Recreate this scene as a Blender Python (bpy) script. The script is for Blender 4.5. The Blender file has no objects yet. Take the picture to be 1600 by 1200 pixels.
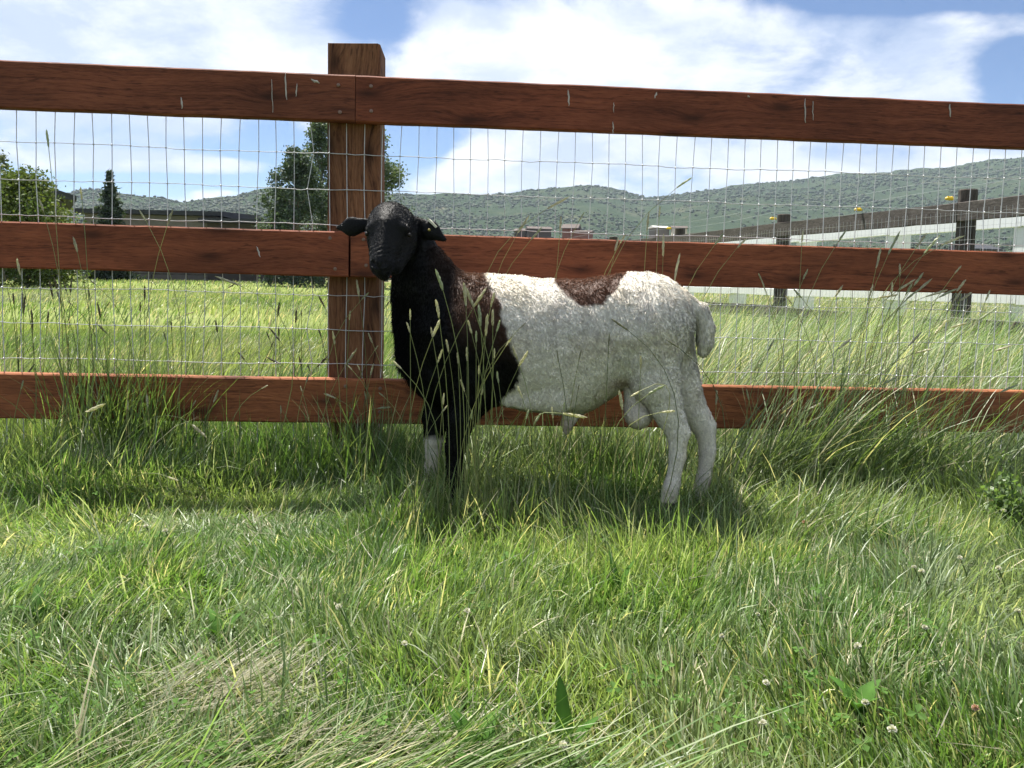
import bpy, math, random
import numpy as np
from mathutils import Vector, Matrix

SC = bpy.context.scene
COL = SC.collection
RND = random.Random(11)
NR = np.random.default_rng(7)
R = math.radians

# ------------------------------------------------------------------ camera
CAM_H = 0.57
PITCH, ROLL = R(4.0), R(1.3)
FPX = 1202.0                       # focal length in pixels of the 1600 px wide photograph
PPX, PPY = 800.0, 524.0            # optical axis in that picture
cam = bpy.data.cameras.new('camera')
cam.sensor_width = 36.0
cam.lens = FPX / 1600 * 36.0
cam.shift_y = -(600 - PPY) / 1600
cam.clip_start, cam.clip_end = 0.05, 20000
camo = bpy.data.objects.new('camera', cam)
COL.objects.link(camo)
CAM_M = Matrix.Rotation(R(90) - PITCH, 3, 'X') @ Matrix.Rotation(ROLL, 3, 'Z')
camo.matrix_world = Matrix.Translation((0, 0, CAM_H)) @ CAM_M.to_4x4()
SC.camera = camo

def at(px, py, D):
    """world point at forward distance D (metres along +Y) under a pixel of the 1600x1200 photograph"""
    d = CAM_M @ Vector(((px - PPX) / FPX, -(py - PPY) / FPX, -1.0))
    return Vector((d.x / d.y * D, D, CAM_H + d.z / d.y * D))

# ------------------------------------------------------------------ sky, sun, exposure
SUN_EL, SUN_AZ = R(66), R(-34)     # azimuth from +Y (straight ahead) towards +X
SUN_DIR = Vector((math.cos(SUN_EL) * math.sin(SUN_AZ), math.cos(SUN_EL) * math.cos(SUN_AZ), math.sin(SUN_EL)))
sun = bpy.data.lights.new('sun', 'SUN')
sun.energy, sun.angle, sun.color = 4.45, R(0.53), (1.0, 0.95, 0.87)
suno = bpy.data.objects.new('sun', sun)
COL.objects.link(suno)
suno.rotation_euler = (-SUN_DIR).to_track_quat('-Z', 'Y').to_euler()

class NT:
    """small helper that writes shader nodes"""
    def __init__(s, tree):
        s.t = tree
        tree.nodes.clear()
    def n(s, typ, ins=None, **props):
        nd = s.t.nodes.new(typ)
        for k, v in props.items():
            setattr(nd, k, v)
        for k, v in (ins or {}).items():
            s.put(nd.inputs[k], v)
        return nd
    def put(s, sock, v):
        if hasattr(v, 'is_output') or isinstance(v, bpy.types.NodeSocket):
            s.t.links.new(v, sock)
        elif isinstance(v, bpy.types.Node):
            s.t.links.new(v.outputs[0], sock)
        else:
            if isinstance(v, (tuple, list)) and len(v) == 3 and len(getattr(sock, 'default_value', (0,) * 3)) == 4:
                v = (*v, 1.0)
            sock.default_value = v
    def m(s, op, a, b=0.0, c=0.0, clamp=False):
        nd = s.t.nodes.new('ShaderNodeMath')
        nd.operation = op; nd.use_clamp = clamp
        for i, v in enumerate((a, b, c)):
            s.put(nd.inputs[i], v)
        return nd.outputs[0]
    def mix(s, f, a, b, blend='MIX'):
        nd = s.t.nodes.new('ShaderNodeMix')
        nd.data_type = 'RGBA'; nd.blend_type = blend
        s.put(nd.inputs[0], f); s.put(nd.inputs[6], a); s.put(nd.inputs[7], b)
        return nd.outputs[2]
    def ramp(s, f, stops, interp='LINEAR'):
        nd = s.t.nodes.new('ShaderNodeValToRGB')
        nd.color_ramp.interpolation = interp
        el = nd.color_ramp.elements
        while len(el) < len(stops):
            el.new(0.5)
        for e, (p, c) in zip(el, stops):
            e.position = p
            e.color = (*c, 1.0) if isinstance(c, tuple) else (c, c, c, 1.0)
        s.put(nd.inputs[0], f)
        return nd.outputs[0]
    def noise(s, vec, scale, detail=4.0, rough=0.55, dist=0.0):
        nd = s.n('ShaderNodeTexNoise', {'Scale': scale, 'Detail': detail, 'Roughness': rough, 'Distortion': dist})
        if vec is not None:
            s.put(nd.inputs['Vector'], vec)
        return nd.outputs[0]
    def smooth(s, v, lo, hi):
        nd = s.n('ShaderNodeMapRange', interpolation_type='SMOOTHSTEP')
        s.put(nd.inputs[0], v); nd.inputs[1].default_value = lo; nd.inputs[2].default_value = hi
        return nd.outputs[0]

world = bpy.data.worlds.new('World')
SC.world = world
world.use_nodes = True
def build_world():
    w = NT(world.node_tree)
    sky = w.n('ShaderNodeTexSky', sky_type='NISHITA', sun_disc=False)
    sky.sun_elevation, sky.sun_rotation = SUN_EL, SUN_AZ
    sky.altitude, sky.air_density, sky.dust_density, sky.ozone_density = 2000, 1.0, 0.6, 1.5
    tc = w.n('ShaderNodeTexCoord')
    sep = w.n('ShaderNodeSeparateXYZ', {0: tc.outputs['Generated']})
    X, Y, Z = sep.outputs
    # a flat cloud deck seen in perspective: direction divided by height
    zz = w.m('ADD', w.m('MAXIMUM', Z, 0.0), 0.30)
    cx, cy = w.m('DIVIDE', X, zz), w.m('DIVIDE', Y, zz)
    deck = w.n('ShaderNodeCombineXYZ', {0: cx, 1: cy, 2: 0.0}).outputs[0]
    n1 = w.noise(deck, 1.5, 7, 0.52, 0.1)
    n2 = w.noise(w.n('ShaderNodeVectorMath', {0: deck, 1: (7.3, 2.1, 4.0)}, operation='ADD').outputs[0], 4.2, 8, 0.62, 0.2)
    n3 = w.noise(w.n('ShaderNodeVectorMath', {0: deck, 1: (1.3, 9.1, 2.0)}, operation='ADD').outputs[0], 1.6, 3, 0.5)
    cover = w.m('ADD', w.m('MULTIPLY', n1, 0.62), w.m('MULTIPLY', n2, 0.38))
    # the gaps and banks that the view shows, laid out by direction
    ys = w.m('MAXIMUM', Y, 0.02)
    u, v = w.m('DIVIDE', X, ys), w.m('DIVIDE', Z, ys)
    front = w.smooth(Y, 0.05, 0.4)
    total = None
    def blob(px, py, rx, ry, amp, rot=0.0):
        nonlocal total
        p = at(px, py, 1.0)
        u0, v0 = p.x, p.z - CAM_H
        du, dv = w.m('SUBTRACT', u, u0), w.m('SUBTRACT', v, v0)
        c, s_ = math.cos(rot), math.sin(rot)
        a = w.m('DIVIDE', w.m('ADD', w.m('MULTIPLY', du, c), w.m('MULTIPLY', dv, s_)), rx / FPX)
        b = w.m('DIVIDE', w.m('SUBTRACT', w.m('MULTIPLY', dv, c), w.m('MULTIPLY', du, s_)), ry / FPX)
        d2 = w.m('ADD', w.m('MULTIPLY', a, a), w.m('MULTIPLY', b, b))
        g = w.m('MULTIPLY', w.m('POWER', 2.718, w.m('MULTIPLY', d2, -1.0)), amp)
        total = g if total is None else w.m('ADD', total, g)
    blob(600, 45, 60, 80, -0.24, 0.5)
    blob(655, 225, 75, 40, -0.34)
    blob(250, 288, 220, 24, -0.36)
    blob(420, 235, 60, 60, -0.16)
    blob(360, 232, 120, 22, -0.12)
    blob(1580, 110, 60, 60, -0.34)
    blob(1420, 4, 260, 18, -0.22)
    blob(1330, 235, 200, 20, -0.12)
    blob(250, 258, 170, 16, 0.30)
    blob(330, 300, 60, 10, 0.25)
    blob(850, 80, 260, 75, 0.30)
    blob(760, 250, 110, 30, 0.28)
    blob(200, 70, 330, 90, 0.16)
    blob(1150, 210, 330, 60, 0.16)
    cover = w.m('ADD', cover, w.m('MULTIPLY', total, front))
    total = None
    blob(150, 190, 330, 60, -0.6)
    blob(120, 40, 260, 60, -0.18)
    blob(1180, 215, 300, 50, -0.35)
    blob(1250, 60, 200, 40, -0.18)
    blob(850, 90, 220, 60, 0.25)
    grey = w.m('MULTIPLY', total, front)
    dens = w.smooth(cover, 0.39, 0.57)
    shade = w.m('ADD', w.m('MULTIPLY', w.smooth(w.m('ADD', w.m('MULTIPLY', n2, 0.55), w.m('MULTIPLY', n3, 0.45)), 0.40, 0.60), 0.75),
                w.m('MULTIPLY', w.smooth(cover, 0.62, 0.95), 0.35))
    shade = w.m('ADD', shade, grey, clamp=True)
    ccol = w.mix(shade, (0.222, 0.26, 0.338), (0.42, 0.422, 0.43))
    skyc = w.n('ShaderNodeVectorMath', {0: sky.outputs[0], 1: (0.034, 0.039, 0.046)}, operation='MULTIPLY').outputs[0]
    col = w.mix(dens, skyc, ccol)
    bg = w.n('ShaderNodeBackground', {'Color': col, 'Strength': 1.0})
    w.n('ShaderNodeOutputWorld', {'Surface': bg})
build_world()

vs = SC.view_settings
vs.view_transform, vs.look, vs.exposure, vs.gamma, vs.use_curve_mapping = 'Standard', 'None', 1.5, 1.0, False
SC.render.engine = 'CYCLES'
cy_ = SC.cycles
cy_.max_bounces, cy_.diffuse_bounces, cy_.glossy_bounces, cy_.transmission_bounces = 5, 3, 2, 3
cy_.use_denoising = True
cy_.adaptive_threshold = 0.018
cy_.caustics_reflective = cy_.caustics_refractive = False

# ------------------------------------------------------------------ helpers
def tag(o, label=None, cat=None, group=None, kind=None):
    for k, v in (('label', label), ('category', cat), ('group', group), ('kind', kind)):
        if v:
            o[k] = v
    return o

def empty(name, loc, label, cat, group=None, rz=0.0):
    o = bpy.data.objects.new(name, None)
    COL.objects.link(o)
    o.empty_display_size = 0.05
    o.location = loc
    o.rotation_euler = (0, 0, rz)
    return tag(o, label, cat, group)

def link(name, me, mat=None, parent=None):
    o = bpy.data.objects.new(name, me)
    COL.objects.link(o)
    if mat is not None and not me.materials:
        me.materials.append(mat)
    if parent is not None:
        o.parent = parent
        o.matrix_parent_inverse = Matrix.Identity(4)
    return o

def np_mesh(name, V, F, smooth=False, col=None):
    """V (n,3), F list of faces or an (m,k) array"""
    me = bpy.data.meshes.new(name)
    V = np.asarray(V, np.float32)
    if isinstance(F, np.ndarray):
        m, k = F.shape
        me.vertices.add(len(V)); me.vertices.foreach_set('co', V.ravel())
        me.loops.add(m * k); me.loops.foreach_set('vertex_index', F.astype(np.int32).ravel())
        me.polygons.add(m); me.polygons.foreach_set('loop_start', np.arange(0, m * k, k, dtype=np.int32))
        me.update(calc_edges=True)
    else:
        me.from_pydata([tuple(map(float, v)) for v in V], [], F)
        me.update()
    if smooth:
        me.polygons.foreach_set('use_smooth', np.ones(len(me.polygons), bool))
    if col is not None:
        a = me.attributes.new('Col', 'FLOAT_COLOR', 'POINT')
        c = np.ones((len(V), 4), np.float32); c[:, :3] = col
        a.data.foreach_set('color', c.ravel())
    return me

class MB:
    """collects boxes, tubes and prisms into one mesh"""
    def __init__(s):
        s.v, s.f = [], []
    def add(s, vs_, fs):
        b = len(s.v)
        s.v += [tuple(p) for p in vs_]
        s.f += [tuple(i + b for i in f) for f in fs]
        return s
    def box(s, lo, hi):
        x0, y0, z0 = lo; x1, y1, z1 = hi
        return s.add([(x0,y0,z0),(x1,y0,z0),(x1,y1,z0),(x0,y1,z0),(x0,y0,z1),(x1,y0,z1),(x1,y1,z1),(x0,y1,z1)],
                     [(0,3,2,1),(4,5,6,7),(0,1,5,4),(1,2,6,5),(2,3,7,6),(3,0,4,7)])
    def tube(s, pts, rad, n=6, cap=True):
        pts = [Vector(p) for p in pts]
        rad = rad if isinstance(rad, (list, tuple)) else [rad] * len(pts)
        vs_, fs = [], []
        up = None
        for i, p in enumerate(pts):
            t = (pts[min(i + 1, len(pts) - 1)] - pts[max(i - 1, 0)]).normalized()
            if up is None:
                up = t.orthogonal().normalized()
            up = (up - t * up.dot(t)).normalized()
            sd = t.cross(up)
            for k in range(n):
                a = 2 * math.pi * k / n
                vs_.append(p + (up * math.cos(a) + sd * math.sin(a)) * rad[i])
        for i in range(len(pts) - 1):
            for k in range(n):
                a, b = i * n + k, i * n + (k + 1) % n
                fs.append((a, b, b + n, a + n))
        if cap:
            fs.append(tuple(range(n - 1, -1, -1)))
            fs.append(tuple(range((len(pts) - 1) * n, len(pts) * n)))
        return s.add(vs_, fs)
    def mesh(s, name, smooth=False):
        return np_mesh(name, np.array(s.v), s.f, smooth)
    def build(s, name, mat, parent=None, smooth=False):
        return link(name, s.mesh(name, smooth), mat, parent)

_lat = {}
def vnoise(x, y, scale, seed=0):
    """smooth value noise in 0..1"""
    if seed not in _lat:
        _lat[seed] = np.random.default_rng(1000 + seed).random((128, 128))
    L = _lat[seed]
    x = np.asarray(x, float) / scale + 37.2; y = np.asarray(y, float) / scale + 11.7
    ix, iy = np.floor(x).astype(int), np.floor(y).astype(int)
    fx, fy = x - ix, y - iy
    fx, fy = fx * fx * (3 - 2 * fx), fy * fy * (3 - 2 * fy)
    g = lambda a, b: L[a % 128, b % 128]
    return (g(ix, iy) * (1 - fx) + g(ix + 1, iy) * fx) * (1 - fy) + (g(ix, iy + 1) * (1 - fx) + g(ix + 1, iy + 1) * fx) * fy

def fbm(x, y, scale, seed=0, oct=3):
    t, a, s = 0, 1, 0
    for i in range(oct):
        t = t + a * vnoise(x, y, scale / 2 ** i, seed + i); s += a; a *= 0.5
    return t / s

def sstep(a, b, x):
    t = np.clip((np.asarray(x, float) - a) / (b - a), 0, 1)
    return t * t * (3 - 2 * t)

def new_mat(name):
    m = bpy.data.materials.new(name)
    m.use_nodes = True
    return m, NT(m.node_tree)

def finish(t, shader, disp=None):
    t.n('ShaderNodeOutputMaterial', {'Surface': shader})

def plain(name, col, rough=0.6, metal=0.0, var=0.0, scale=20.0, bump=0.0, spec=0.4):
    m, t = new_mat(name)
    tc = t.n('ShaderNodeTexCoord')
    c = col
    b = t.n('ShaderNodeBsdfPrincipled', {'Roughness': rough, 'Metallic': metal, 'Specular IOR Level': spec})
    nz = t.noise(tc.outputs['Object'], scale, 5, 0.6)
    k = t.ramp(nz, [(0.3, 1 - var), (0.7, 1 + var)])
    cc = t.mix(1.0, col, k, 'MULTIPLY')
    t.put(b.inputs['Base Color'], cc)
    if bump:
        t.put(b.inputs['Normal'], t.n('ShaderNodeBump', {'Height': nz, 'Strength': bump, 'Distance': 0.01}))
    finish(t, b)
    return m

def leafy(name, trans=0.35, rough=0.5, spec=0.3, tint=(1.0, 1.0, 1.0), attr='Col'):
    """thin leaf: colour from the mesh attribute, part of the light passes through"""
    m, t = new_mat(name)
    a = t.n('ShaderNodeAttribute', attribute_name=attr)
    c = t.mix(1.0, a.outputs['Color'], tint, 'MULTIPLY')
    b = t.n('ShaderNodeBsdfPrincipled', {'Base Color': c, 'Roughness': rough, 'Specular IOR Level': spec})
    tr = t.n('ShaderNodeBsdfTranslucent', {'Color': t.mix(1.0, c, (1.14, 1.2, 0.58), 'MULTIPLY')})
    finish(t, t.n('ShaderNodeMixShader', {0: trans, 1: b, 2: tr}))
    return m
# ------------------------------------------------------------------ ground and hills
def gz(x, y):
    r = np.hypot(x, y)
    near = 1 - sstep(6, 30, r)
    z = (fbm(x, y, 0.55, 3, 2) - 0.5) * 0.045 * near
    return z + (fbm(x, y, 14.0, 9, 2) - 0.5) * 0.25 * sstep(8, 40, r)

def build_ground():
    rings = np.concatenate([[0.0], np.geomspace(0.25, 4500, 180)])
    th = np.concatenate([np.linspace(-0.9, 0.9, 150), np.linspace(0.9, 2 * math.pi - 0.9, 40)[1:-1]])
    n, k = len(rings), len(th)
    rr, tt = np.meshgrid(rings, th, indexing='ij')
    x, y = rr * np.sin(tt), rr * np.cos(tt)
    V = np.stack([x, y, gz(x, y)], -1).reshape(-1, 3)
    i, j = np.meshgrid(np.arange(n - 1), np.arange(k), indexing='ij')
    j2 = (j + 1) % k
    F = np.stack([i * k + j, i * k + j2, (i + 1) * k + j2, (i + 1) * k + j], -1).reshape(-1, 4)[:, ::-1]
    m, t = new_mat('meadow_soil')
    tc = t.n('ShaderNodeTexCoord')
    P = tc.outputs['Object']
    a = t.noise(P, 9.0, 6, 0.65)
    b = t.noise(P, 0.35, 5, 0.6)
    c = t.noise(P, 0.03, 5, 0.6)
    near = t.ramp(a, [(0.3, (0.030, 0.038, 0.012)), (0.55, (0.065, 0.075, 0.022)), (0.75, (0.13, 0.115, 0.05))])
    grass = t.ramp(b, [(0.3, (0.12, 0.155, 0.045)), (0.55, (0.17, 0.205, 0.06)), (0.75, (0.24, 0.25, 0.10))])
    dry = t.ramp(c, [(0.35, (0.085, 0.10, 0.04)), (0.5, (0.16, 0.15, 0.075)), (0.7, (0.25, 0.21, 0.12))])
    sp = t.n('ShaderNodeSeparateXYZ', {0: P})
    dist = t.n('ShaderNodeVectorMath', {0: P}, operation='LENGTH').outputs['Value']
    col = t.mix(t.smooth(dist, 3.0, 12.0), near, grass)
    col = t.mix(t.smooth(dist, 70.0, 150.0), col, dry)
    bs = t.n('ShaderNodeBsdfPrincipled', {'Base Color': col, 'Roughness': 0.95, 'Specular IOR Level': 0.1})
    t.put(bs.inputs['Normal'], t.n('ShaderNodeBump', {'Height': t.noise(P, 30.0, 4), 'Strength': 0.6, 'Distance': 0.03}))
    finish(t, bs)
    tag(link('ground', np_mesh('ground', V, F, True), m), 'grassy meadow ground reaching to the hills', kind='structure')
build_ground()

RIDGE = [(-900, 330), (-500, 318), (-200, 296), (0, 300), (100, 298), (160, 296), (230, 305), (283, 317), (340, 308), (410, 295), (480, 290), (560, 299), (640, 303),
         (740, 304), (800, 302), (860, 292), (910, 288), (950, 293), (1010, 308), (1060, 303), (1140, 290), (1220, 282), (1300, 274),
         (1400, 266), (1460, 262), (1510, 256), (1560, 246), (1610, 240), (1750, 218), (2000, 205), (2400, 240)]
def ridge_tan(u):
    us = [at(x, y, 1.0) for x, y in RIDGE]
    return np.interp(u, [p.x for p in us], [p.z - CAM_H for p in us])

def hill_z(u, D):
    """height of the hills over bearing u = x/y and forward distance D"""
    Rr = 1700 + 250 * np.sin(u * 5.0) + 300 * u
    t = np.clip((D - 330) / (Rr - 330), 0, 1.6)
    x, y = u * D, D
    prof = np.where(t < 1, 0.55 * t ** 1.15 + 0.45 * t ** 2.2, 1 - 0.5 * (t - 1))
    spur = (fbm(x, y, 420, 21, 4) - 0.5) * 0.55 * np.sin(np.clip(t, 0, 1) * math.pi)
    f = np.clip(prof + spur * 0.75, 0, None)
    top = ridge_tan(u) * Rr + CAM_H
    z = top * f
    lim = CAM_H + ridge_tan(u) * D * np.where(t < 1, 0.985, 1.0)
    return np.minimum(z, lim) + (fbm(x, y, 60, 31, 3) - 0.5) * 14 * np.clip(t, 0, 1) - 2.5 * (1 - sstep(0, .04, t))

def build_hills():
    us = np.tan(np.linspace(-1.05, 1.05, 300))
    Ds = np.concatenate([np.linspace(320, 2300, 110)])
    uu, dd = np.meshgrid(us, Ds, indexing='ij')
    V = np.stack([uu * dd, dd, hill_z(uu, dd)], -1).reshape(-1, 3)
    n, k = uu.shape
    i, j = np.meshgrid(np.arange(n - 1), np.arange(k - 1), indexing='ij')
    F = np.stack([i * k + j, (i + 1) * k + j, (i + 1) * k + j + 1, i * k + j + 1], -1).reshape(-1, 4)
    m, t = new_mat('hillside')
    P = t.n('ShaderNodeTexCoord').outputs['Object']
    a = t.noise(P, 0.012, 6, 0.62, 0.6)
    b = t.noise(P, 0.06, 5, 0.65)
    c = t.ramp(a, [(0.36, (0.034, 0.050, 0.030)), (0.55, (0.044, 0.060, 0.034)), (0.65, (0.075, 0.080, 0.05)), (0.76, (0.17, 0.15, 0.105))])
    c = t.mix(t.ramp(b, [(0.42, 0.0), (0.56, 0.75)]), c, (0.028, 0.044, 0.026))
    bs = t.n('ShaderNodeBsdfPrincipled', {'Base Color': c, 'Roughness': 1.0, 'Specular IOR Level': 0.0})
    t.put(bs.inputs['Normal'], t.n('ShaderNodeBump', {'Height': b, 'Strength': 0.8, 'Distance': 6.0}))
    finish(t, bs)
    tag(link('hills', np_mesh('hills', V, F, True), m), 'green scrub-covered hills along the horizon', kind='structure')
build_hills()

M_LEAF = leafy('foliage', 0.3, 0.6, 0.2)
ICO_V = None
def ico():
    p = (1 + 5 ** .5) / 2
    v = np.array([(-1,p,0),(1,p,0),(-1,-p,0),(1,-p,0),(0,-1,p),(0,1,p),(0,-1,-p),(0,1,-p),(p,0,-1),(p,0,1),(-p,0,-1),(-p,0,1)], float)
    f = np.array([(0,11,5),(0,5,1),(0,1,7),(0,7,10),(0,10,11),(1,5,9),(5,11,4),(11,10,2),(10,7,6),(7,1,8),(3,9,4),(3,4,2),(3,2,6),(3,6,8),(3,8,9),(4,9,5),(2,4,11),(6,2,10),(8,6,7),(9,8,1)])
    return v / np.linalg.norm(v[0]), f
ICO_V, ICO_F = ico()

def lumps(name, c, rad, col, squash=0.75, jit=0.35):
    """a mass of low uneven bushes, one mesh"""
    n = len(c)
    V = ICO_V[None] * (1 + NR.uniform(-jit, jit, (n, 12, 1))) * rad[:, None, None] * np.array([1, 1, squash])
    V = V + c[:, None, :]
    F = (ICO_F[None] + (np.arange(n) * 12)[:, None, None]).reshape(-1, 3)
    return np_mesh(name, V.reshape(-1, 3), F, True, np.repeat(col, 12, 0) * NR.uniform(.8, 1.2, (n * 12, 1)))

def build_scrub():
    N = 46000
    u = NR.uniform(-1.0, 1.05, N)
    D = 345 + (1690 + 250 * np.sin(u * 5.0) + 300 * u - 345) * NR.random(N) ** 0.75
    keep = fbm(u * D, D, 150, 44, 4) + NR.uniform(-.14, .14, N) > 0.44
    u, D = u[keep], D[keep]
    z = hill_z(u, D)
    rad = (.85 + 2.0 * NR.random(len(u)) ** 2.2) * (0.65 + D / 1700)
    c = np.stack([u * D, D, z + rad * .3], -1)
    g = np.array([0.044, 0.066, 0.034]); y = np.array([0.056, 0.074, 0.040]); b = np.array([0.038, 0.056, 0.034])
    w = NR.random((len(u), 1))
    col = np.where(w < .5, g, np.where(w < .75, y, b)) * NR.uniform(.8, 1.25, (len(u), 1))
    tag(link('hillside_scrub', lumps('hillside_scrub', c, rad, col), M_LEAF), 'dark green oak scrub covering the far hills', 'scrub', kind='stuff')
    # brush on the valley floor
    N = 1500
    u = NR.uniform(-1.0, 1.05, N)
    D = 100 + 330 * NR.random(N)
    keep = fbm(u * D, D, 45, 54, 3) > 0.50
    u, D = u[keep], D[keep]
    rad = NR.uniform(.5, 1.5, len(u)) * (0.6 + D / 330)
    c = np.stack([u * D, D, gz(u * D, D) + rad * .35], -1)
    w = NR.random((len(u), 1))
    col = np.where(w < .5, g, y) * NR.uniform(.9, 1.4, (len(u), 1))
    tag(link('valley_brush', lumps('valley_brush', c, rad, col), M_LEAF), 'low green brush on the valley floor beyond the paddocks', 'brush', kind='stuff')
build_scrub()

# ------------------------------------------------------------------ wood and metal
def wood(name, dark, mid, light, axis='X', rough=0.75):
    m, t = new_mat(name)
    tc = t.n('ShaderNodeTexCoord'); oi = t.n('ShaderNodeObjectInfo')
    off = t.n('ShaderNodeCombineXYZ', {0: t.m('MULTIPLY', oi.outputs['Random'], 31.0), 1: 0.0, 2: t.m('MULTIPLY', oi.outputs['Random'], 17.0)}).outputs[0]
    P = t.n('ShaderNodeVectorMath', {0: tc.outputs['Object'], 1: off}, operation='ADD').outputs[0]
    sc = (1, 1, 1) if axis == 'X' else None
    if axis == 'Z':
        s0 = t.n('ShaderNodeSeparateXYZ', {0: P})
        P = t.n('ShaderNodeCombineXYZ', {0: s0.outputs[2], 1: s0.outputs[1], 2: s0.outputs[0]}).outputs[0]
    sk = t.n('ShaderNodeSeparateXYZ', {0: P})
    kv = t.n('ShaderNodeCombineXYZ', {0: t.m('MULTIPLY', sk.outputs[0], 3.0), 1: t.m('MULTIPLY', sk.outputs[2], 9.0), 2: 0.0}).outputs[0]
    vor = t.n('ShaderNodeTexVoronoi', {'Vector': kv, 'Scale': 1.0, 'Randomness': 1.0}, voronoi_dimensions='2D')
    kd = vor.outputs['Distance']
    ksel = t.m('GREATER_THAN', t.n('ShaderNodeSeparateColor', {0: vor.outputs['Color']}).outputs[0], 0.5)
    knot = t.m('MULTIPLY', t.m('POWER', 2.718, t.m('MULTIPLY', t.m('MULTIPLY', kd, kd), -90.0)), ksel)
    halo = t.m('MULTIPLY', t.m('POWER', 2.718, t.m('MULTIPLY', t.m('MULTIPLY', kd, kd), -16.0)), ksel)
    sp = t.n('ShaderNodeSeparateXYZ', {0: P})
    wig = t.m('MULTIPLY', t.m('SUBTRACT', t.noise(P, 2.2, 2), 0.5), 0.05)
    zz = t.m('ADD', t.m('ADD', sp.outputs[2], wig), t.m('MULTIPLY', halo, 0.018))
    Pw = t.n('ShaderNodeCombineXYZ', {0: sp.outputs[0], 1: sp.outputs[1], 2: zz}).outputs[0]
    g1 = t.noise(t.n('ShaderNodeVectorMath', {0: Pw, 1: (2.6, 20.0, 85.0)}, operation='MULTIPLY').outputs[0], 1.0, 6, 0.7)
    g2 = t.noise(t.n('ShaderNodeVectorMath', {0: Pw, 1: (30.0, 60.0, 260.0)}, operation='MULTIPLY').outputs[0], 1.0, 3, 0.6)
    blot = t.noise(t.n('ShaderNodeVectorMath', {0: P, 1: (2.5, 4.0, 9.0)}, operation='MULTIPLY').outputs[0], 1.0, 4, 0.6)
    g = t.m('ADD', t.m('MULTIPLY', g1, 0.6), t.m('MULTIPLY', g2, 0.4))
    pits = t.noise(t.n('ShaderNodeVectorMath', {0: Pw, 1: (22.0, 60.0, 190.0)}, operation='MULTIPLY').outputs[0], 1.0, 2, 0.5)
    c = t.ramp(g, [(0.37, dark), (0.475, mid), (0.62, light)])
    c = t.mix(1.0, c, t.ramp(blot, [(0.25, 0.55), (0.5, 0.98), (0.75, 1.28)]), 'MULTIPLY')
    c = t.mix(t.ramp(pits, [(0.28, 0.6), (0.38, 0.0)]), c, tuple(v * 0.45 for v in dark))
    c = t.mix(t.m('MULTIPLY', halo, 0.3), c, dark)
    c = t.mix(t.m('MULTIPLY', knot, 0.75), c, tuple(v * 0.35 for v in dark))
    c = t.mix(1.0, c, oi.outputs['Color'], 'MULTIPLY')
    b = t.n('ShaderNodeBsdfPrincipled', {'Base Color': c, 'Roughness': rough, 'Specular IOR Level': 0.25})
    t.put(b.inputs['Normal'], t.n('ShaderNodeBump', {'Height': g, 'Strength': 0.75, 'Distance': 0.004}))
    finish(t, b)
    return m
M_RAIL = wood('stained_cedar', (0.092, 0.028, 0.013), (0.195, 0.060, 0.026), (0.27, 0.090, 0.040))
M_POST = wood('stained_post', (0.046, 0.018, 0.010), (0.150, 0.063, 0.030), (0.23, 0.108, 0.055), 'Z', 0.85)
M_GREYW = wood('weathered_rail', (0.045, 0.038, 0.034), (0.085, 0.074, 0.067), (0.15, 0.133, 0.12), 'X', 0.9)
M_GREYP = wood('weathered_post', (0.030, 0.025, 0.022), (0.065, 0.055, 0.049), (0.11, 0.096, 0.087), 'Z', 0.9)
M_WIRE = plain('galvanised_wire', (0.55, 0.56, 0.57), 0.45, 0.25, 0.15, 60)
M_SCREW = plain('screw_steel', (0.20, 0.13, 0.10), 0.45, 0.7, 0.2, 90)
M_VINYL = plain('white_vinyl', (0.80, 0.81, 0.82), 0.4, 0, 0.03, 5)
M_DROP = plain('bird_lime', (0.46, 0.42, 0.38), 0.8, 0, 0.15, 120)
M_YELLOW = plain('yellow_plastic', (0.75, 0.50, 0.03), 0.45, 0, 0.06, 30)

def board(name, A, B, height, thick, mat, parent=None, down=Vector((0, 0, -1)), rough=0.0012, n=None, color=None):
    """a sawn board from A to B (top front edge line), going down by height and away from the camera by thick"""
    A, B = Vector(A), Vector(B)
    L = (B - A).length
    e = (B - A) / L
    back = Vector((-e.y, e.x, 0)).normalized()
    if back.y < 0: back = -back
    n = n or max(4, int(L / 0.035))
    bv = min(0.004, thick * .15)
    prof = [(bv, 0), (height - bv, 0), (height, bv), (height, thick - bv), (height - bv, thick), (bv, thick), (0, thick - bv), (0, bv)]
    V, F = [], []
    sd = RND.randrange(60)
    xs = np.linspace(0, L, n + 1)
    nz = [(fbm(xs + 3.1 * q, xs * 0 + sd, 0.09, 60 + q, 3) - .5) * 2 * rough for q in range(4)]
    wave = (vnoise(xs, xs * 0 + sd, 0.8, 66) - .5) * 0.004
    for i, x in enumerate(xs):
        for q, (dz, dy) in enumerate(prof):
            top = nz[0][i] * 1.4 if q in (0, 6, 7) else (nz[1][i] * 1.2 if q in (1, 2, 3) else nz[1][i])
            p = A + e * x + Vector((0, 0, -1)) * (dz + top) + back * (dy + nz[2][i] * .4 + wave[i])
            V.append(p)
        if i:
            a, b = (i - 1) * 8, i * 8
            F += [(a + k, b + k, b + (k + 1) % 8, a + (k + 1) % 8) for k in range(8)]
    F.append(tuple(range(7, -1, -1))); F.append(tuple(range(n * 8, n * 8 + 8)))
    F = [f[::-1] for f in F]
    o = link(name, np_mesh(name, np.array(V), F), mat, parent)
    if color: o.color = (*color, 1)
    return o

def linkw(o, parent):
    """keep world coordinates under a parent Empty that is only translated"""
    o.parent = parent
    o.matrix_parent_inverse = Matrix.Translation(-Vector(parent.location))
    return o

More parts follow.
